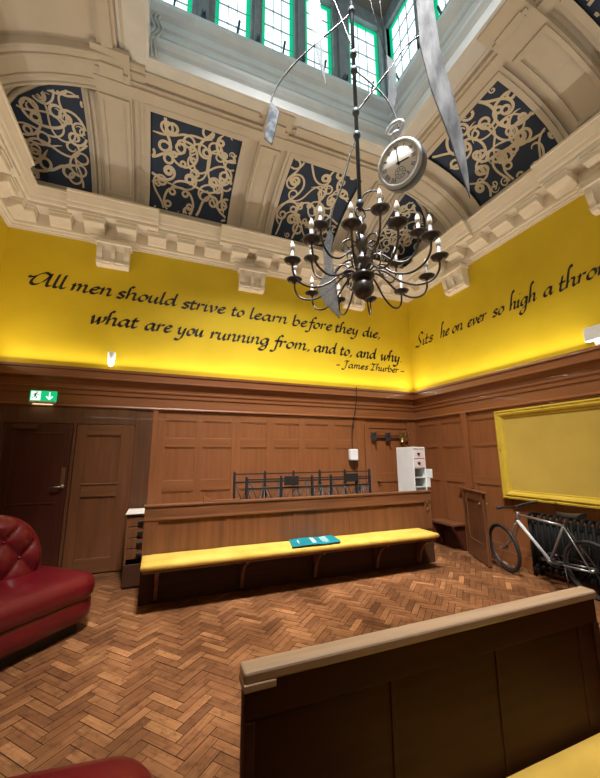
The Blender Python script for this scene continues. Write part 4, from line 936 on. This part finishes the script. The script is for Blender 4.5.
def arm(ang, pts, zp, rp):
    d = Vector((cos(ang), sin(ang), 0)); P = [d*r+Vector((0, 0, cz(z))) for r, z in catmull2(pts)]
    mb = MB(); mb.tube(P, .0078, 7); a = mb.build('arm', 'bronze', ch); c = d*rp
    mb = MB(); mb.lathe([(0, -.022), (.014, -.02), (.02, -.008), (.05, -.004), (.064, .012), (.060, .014), (.02, .006), (0, .006)], (c.x, c.y, cz(zp)), 18); mb.build('drip_pan', 'bronze', a)
    mb = MB(); mb.lathe([(0, .0), (.020, .0), (.020, .02), (.0135, .022), (.0135, .092), (0, .093)], (c.x, c.y, cz(zp)), 12); mb.build('candle_tube', 'candle', a)
    mb = MB(); mb.lathe([(0, .09), (.012, .091), (.018, .105), (.0195, .12), (.016, .138), (.009, .155), (.003, .168), (0, .170)], (c.x, c.y, cz(zp)), 12); mb.build('bulb', 'bulb', a)
def catmull2(pts): return [(p.x, p.y) for p in catmull([(a, b, 0) for a, b in pts], 6)]
for k in range(12): arm(rad(21+30*k), [(.05, 3.0), (.10, 3.03), (.17, 3.0), (.27, 2.91), (.39, 2.862), (.49, 2.885), (.540, 2.95), (.55, 3.03)], 3.045, .55)
for k in range(6): arm(rad(15+60*k), [(.05, 3.12), (.10, 3.155), (.16, 3.13), (.24, 3.06), (.33, 3.045), (.395, 3.11), (.42, 3.22)], 3.235, .42)
for k in range(6):
    d = Vector((cos(rad(45+60*k)), sin(rad(45+60*k)), 0)); S = [(.03, 3.26), (.09, 3.30), (.15, 3.27), (.155, 3.21), (.11, 3.19), (.09, 3.22), (.115, 3.24)]
    mb = MB(); mb.tube([d*r+Vector((0, 0, cz(z))) for r, z in catmull2(S)], .007, 6); mb.build('scroll_ornament', 'bronze', ch); mb = MB()
    S = [(.06, 3.0), (.14, 3.09), (.20, 3.06), (.20, 3.0), (.16, 2.985), (.15, 3.015)]; e = Vector((cos(rad(36+60*k)), sin(rad(36+60*k)), 0)); mb.tube([e*r+Vector((0, 0, cz(z))) for r, z in catmull2(S)], .006, 6); mb.build('scroll_ornament', 'bronze', ch)
mb = MB(); mb.tube([(0, 0, cz(3.56)), (0, 0, cz(9.80))], .0165, 12)
for z in (3.62, 4.27, 4.50, 4.937, 5.11, 5.60, 6.4, 7.2, 8.0): mb.lathe([(0, -.022), (.026, -.022), (.030, -.012), (.030, .012), (.026, .022), (0, .022)], (0, 0, cz(z)), 14)
mb.build('rod', 'rodm', ch)
mb = MB(); mb.tube([(.045*cos(2*pi*i/20), 0, cz(3.535)+.045*sin(2*pi*i/20)) for i in range(20)], .009, 6, True)
mb.tube(catmull([(0, 0, cz(3.58)), (.03, -.02, cz(3.70)), (.11, -.07, cz(3.72)), (.15, -.10, cz(3.64)), (.11, -.07, cz(3.56)), (.03, -.02, cz(3.56))], 7), .007, 6); mb.build('hook_ring', 'iron', ch)
def support(pts, r=.0075):
    mb = MB(); mb.tube(catmull(pts, 8), r, 6); mb.build('support_arm', 'iron', ch, off=ch.location)
support([(-3.814, -4.07, 5.60), (-3.935, -3.991, 5.476), (-4.09, -3.891, 5.336), (-4.23, -3.799, 5.202), (-4.347, -3.723, 5.049), (-4.425, -3.672, 4.906), (-4.455, -3.653, 4.785)])
support([(-3.822, -4.065, 5.11), (-3.89, -4.02, 5.45), (-3.96, -3.976, 5.778), (-4.06, -3.91, 6.25)])
support([(-3.824, -4.064, 4.937), (-3.709, -4.139, 4.754), (-3.625, -4.193, 4.595), (-3.572, -4.228, 4.429), (-3.546, -4.245, 4.262)])
support([(-3.822, -4.065, 4.499), (-3.69, -4.151, 4.706), (-3.564, -4.233, 4.896), (-3.467, -4.297, 5.065), (-3.36, -4.365, 5.152)])
support([(-3.829, -4.06, 4.271), (-3.883, -4.026, 4.089), (-3.944, -3.986, 3.817), (-4.01, -3.942, 3.60), (-4.035, -3.926, 3.43)])
# flat printed shapes hung as a mobile from the rod
NV = Vector((.5457, .838, 0))
def cutout(name, pts, mt, th, label, cat, bevel=.003):
    mb = MB(); mb.prism(pts, NV*-th/2, NV*th/2); return tag(mb.build(name, mt, bevel=bevel), label, cat)
cutout('printed_tag', [(-4.456, -3.653, 4.79), (-4.388, -3.697, 4.657), (-4.444, -3.66, 4.325), (-4.505, -3.62, 4.411)], 'tagp', .012, 'small blue-grey printed tag hanging from the left mobile wire', 'tag')
bl = [(-3.33, -4.386, 5.95), (-3.365, -4.363, 5.544), (-3.368, -4.361, 5.052), (-3.32, -4.392, 4.575), (-3.232, -4.449, 4.072), (-3.171, -4.489, 3.655), (-3.150, -4.503, 3.53), (-3.145, -4.506, 3.738), (-3.152, -4.501, 4.099), (-3.188, -4.478, 4.535), (-3.231, -4.45, 4.85), (-3.25, -4.437, 5.501), (-3.25, -4.437, 5.95)]
cutout('marbled_blade', bl, 'blade', .022, 'long grey marbled blade shape hanging point down right of the rod', 'mobile piece', .006)
cutout('crystal_strip', [(-4.135, -3.861, 5.95), (-4.165, -3.842, 5.80), (-4.115, -3.874, 5.30), (-4.07, -3.903, 5.0), (-4.034, -3.927, 4.80), (-4.045, -3.92, 5.05), (-4.045, -3.92, 5.35), (-4.07, -3.904, 5.827), (-4.08, -3.898, 5.95)], 'crystal', .014, 'translucent grey crystal strip hanging left of the rod before the lantern windows', 'mobile piece')
cutout('crystal_pendant', [(-3.597, -4.211, 5.02), (-3.535, -4.252, 4.93), (-3.545, -4.245, 4.60), (-3.575, -4.226, 4.42), (-3.61, -4.203, 4.54), (-3.592, -4.215, 4.75)], 'crystal', .014, 'short translucent pendant hanging above the pocket watch', 'mobile piece')
cutout('grey_dagger', [(-4.035, -3.926, 3.435), (-4.01, -3.943, 3.36), (-4.03, -3.93, 3.25), (-4.005, -3.946, 3.0), (-3.985, -3.96, 2.66), (-4.08, -3.897, 2.80), (-4.13, -3.865, 2.92), (-4.075, -3.9, 3.05), (-4.085, -3.894, 3.25), (-4.06, -3.91, 3.36)], 'crystal', .014, 'jagged grey dagger shape hanging inside the left chandelier arms', 'mobile piece')
mb = MB(); mb.tube([(-3.597, -4.212, 4.98), (-3.69, -4.151, 5.672), (-3.76, -4.105, 6.3), (-3.815, -4.07, 6.4)], .0025, 5); mb.tube([(-3.60, -4.21, 4.98), (-3.618, -4.198, 5.644), (-3.70, -4.145, 6.9), (-3.815, -4.07, 7.2)], .0025, 5); tag(mb.build('hanging_wire', 'iron'), 'pair of thin wires holding the short pendant above the watch', 'wire')
mb = MB(); mb.tube([(-4.105, -3.88, 5.93), (-4.03, -3.93, 6.3), (-3.84, -4.055, 7.2)], .0025, 5); tag(mb.build('hanging_wire', 'iron'), 'thin wire holding the crystal strip left of the rod', 'wire')
# pocket watch
pw = empty('pocket_watch', (-3.545, -4.245, 3.91), (rad(15), 0, rad(-64)), label='large printed pocket watch cutout hanging right of the chandelier rod', cat='pocket watch')
mb = MB(); mb.lathe([(0, -.05), (.165, -.05), (.184, -.035), (.187, .0), (.184, .05), (.17, .06), (0, .06)], n=48, axis='y'); mb.build('case', 'slate', pw)
mb = MB(); mb.lathe([(.150, -.052), (.152, -.060), (.170, -.062), (.183, -.05), (.183, -.045), (.150, -.045)], n=48, axis='y'); mb.build('bezel', 'greyp', pw)
mb = MB(); mb.lathe([(0, -.055), (.153, -.055), (.153, -.045), (0, -.045)], n=48, axis='y'); dl = mb.build('dial', 'dial', pw)
mb = MB()
def bar(x0, z0, x1, z1, w, y=-.0575):
    d = Vector((x1-x0, 0, z1-z0)); n = Vector((-d.z, 0, d.x)).normalized()*w; a = Vector((x0, y, z0)); b = Vector((x1, y, z1)); mb.prism([a-n, b-n, b+n, a+n], (0, 0, 0), (0, .002, 0))
RO = {'I': ((.0, 0, .0, 1),), 'V': ((-.35, 1, 0, 0), (0, 0, .35, 1)), 'X': ((-.35, 0, .35, 1), (-.35, 1, .35, 0))}
for hnum, tx in enumerate(('XII', 'I', 'II', 'III', 'IV', 'V', 'VI', 'VII', 'VIII', 'IX', 'X', 'XI')):
    if hnum == 6: continue
    a = hnum*pi/6; rr, tt_ = Vector((sin(a), cos(a))), Vector((cos(a), -sin(a))); wd = {'I': .011, 'V': .02, 'X': .02}; tot = sum(wd[c] for c in tx); x = -tot/2
    for c in tx:
        x += wd[c]/2
        for (p, q, r_, s_) in RO[c]:
            A = rr*(.105+.034*q)+tt_*(x+p*.02); B = rr*(.105+.034*s_)+tt_*(x+r_*.02); bar(A.x, A.y, B.x, B.y, .0022)
        x += wd[c]/2
for i in range(60): a = i*pi/30; bar(.144*sin(a), .144*cos(a), .149*sin(a), .149*cos(a), .001)
mb.build('numerals', 'slate', dl)
mb = MB(); bar(0, -.02, .0, .125, .004, -.061); mb.build('minute_hand', 'black', dl)
mb = MB(); bar(-.02, 0, .085, -.004, .005, -.063); mb.lathe([(0, -.066), (.012, -.066), (.012, -.056), (0, -.056)], n=14, axis='y'); mb.build('hour_hand', 'black', dl)
mb = MB(); mb.tube([(.042*cos(2*pi*i/24), -.058, -.075+.042*sin(2*pi*i/24)) for i in range(24)], .0022, 5, True)
for k in range(8): bar(.034*cos(k*pi/4), -.075+.034*sin(k*pi/4), .022*cos(k*pi/4), -.075+.022*sin(k*pi/4), .003)
mb.tube([(.017*cos(2*pi*i/16), -.058, -.075+.017*sin(2*pi*i/16)) for i in range(16)], .0018, 5, True); mb.build('subdial', 'slate', dl)
mb = MB(); mb.lathe([(0, .18), (.035, .185), (.03, .205), (.022, .215), (.022, .245), (.036, .25), (.036, .262), (0, .264)], n=18); mb.build('crown', 'greyp', pw)
mb = MB(); mb.tube([(.068*cos(2*pi*i/28), 0, .300+.042*sin(2*pi*i/28)) for i in range(28)], .014, 8, True); mb.build('bow', 'greyp', pw)
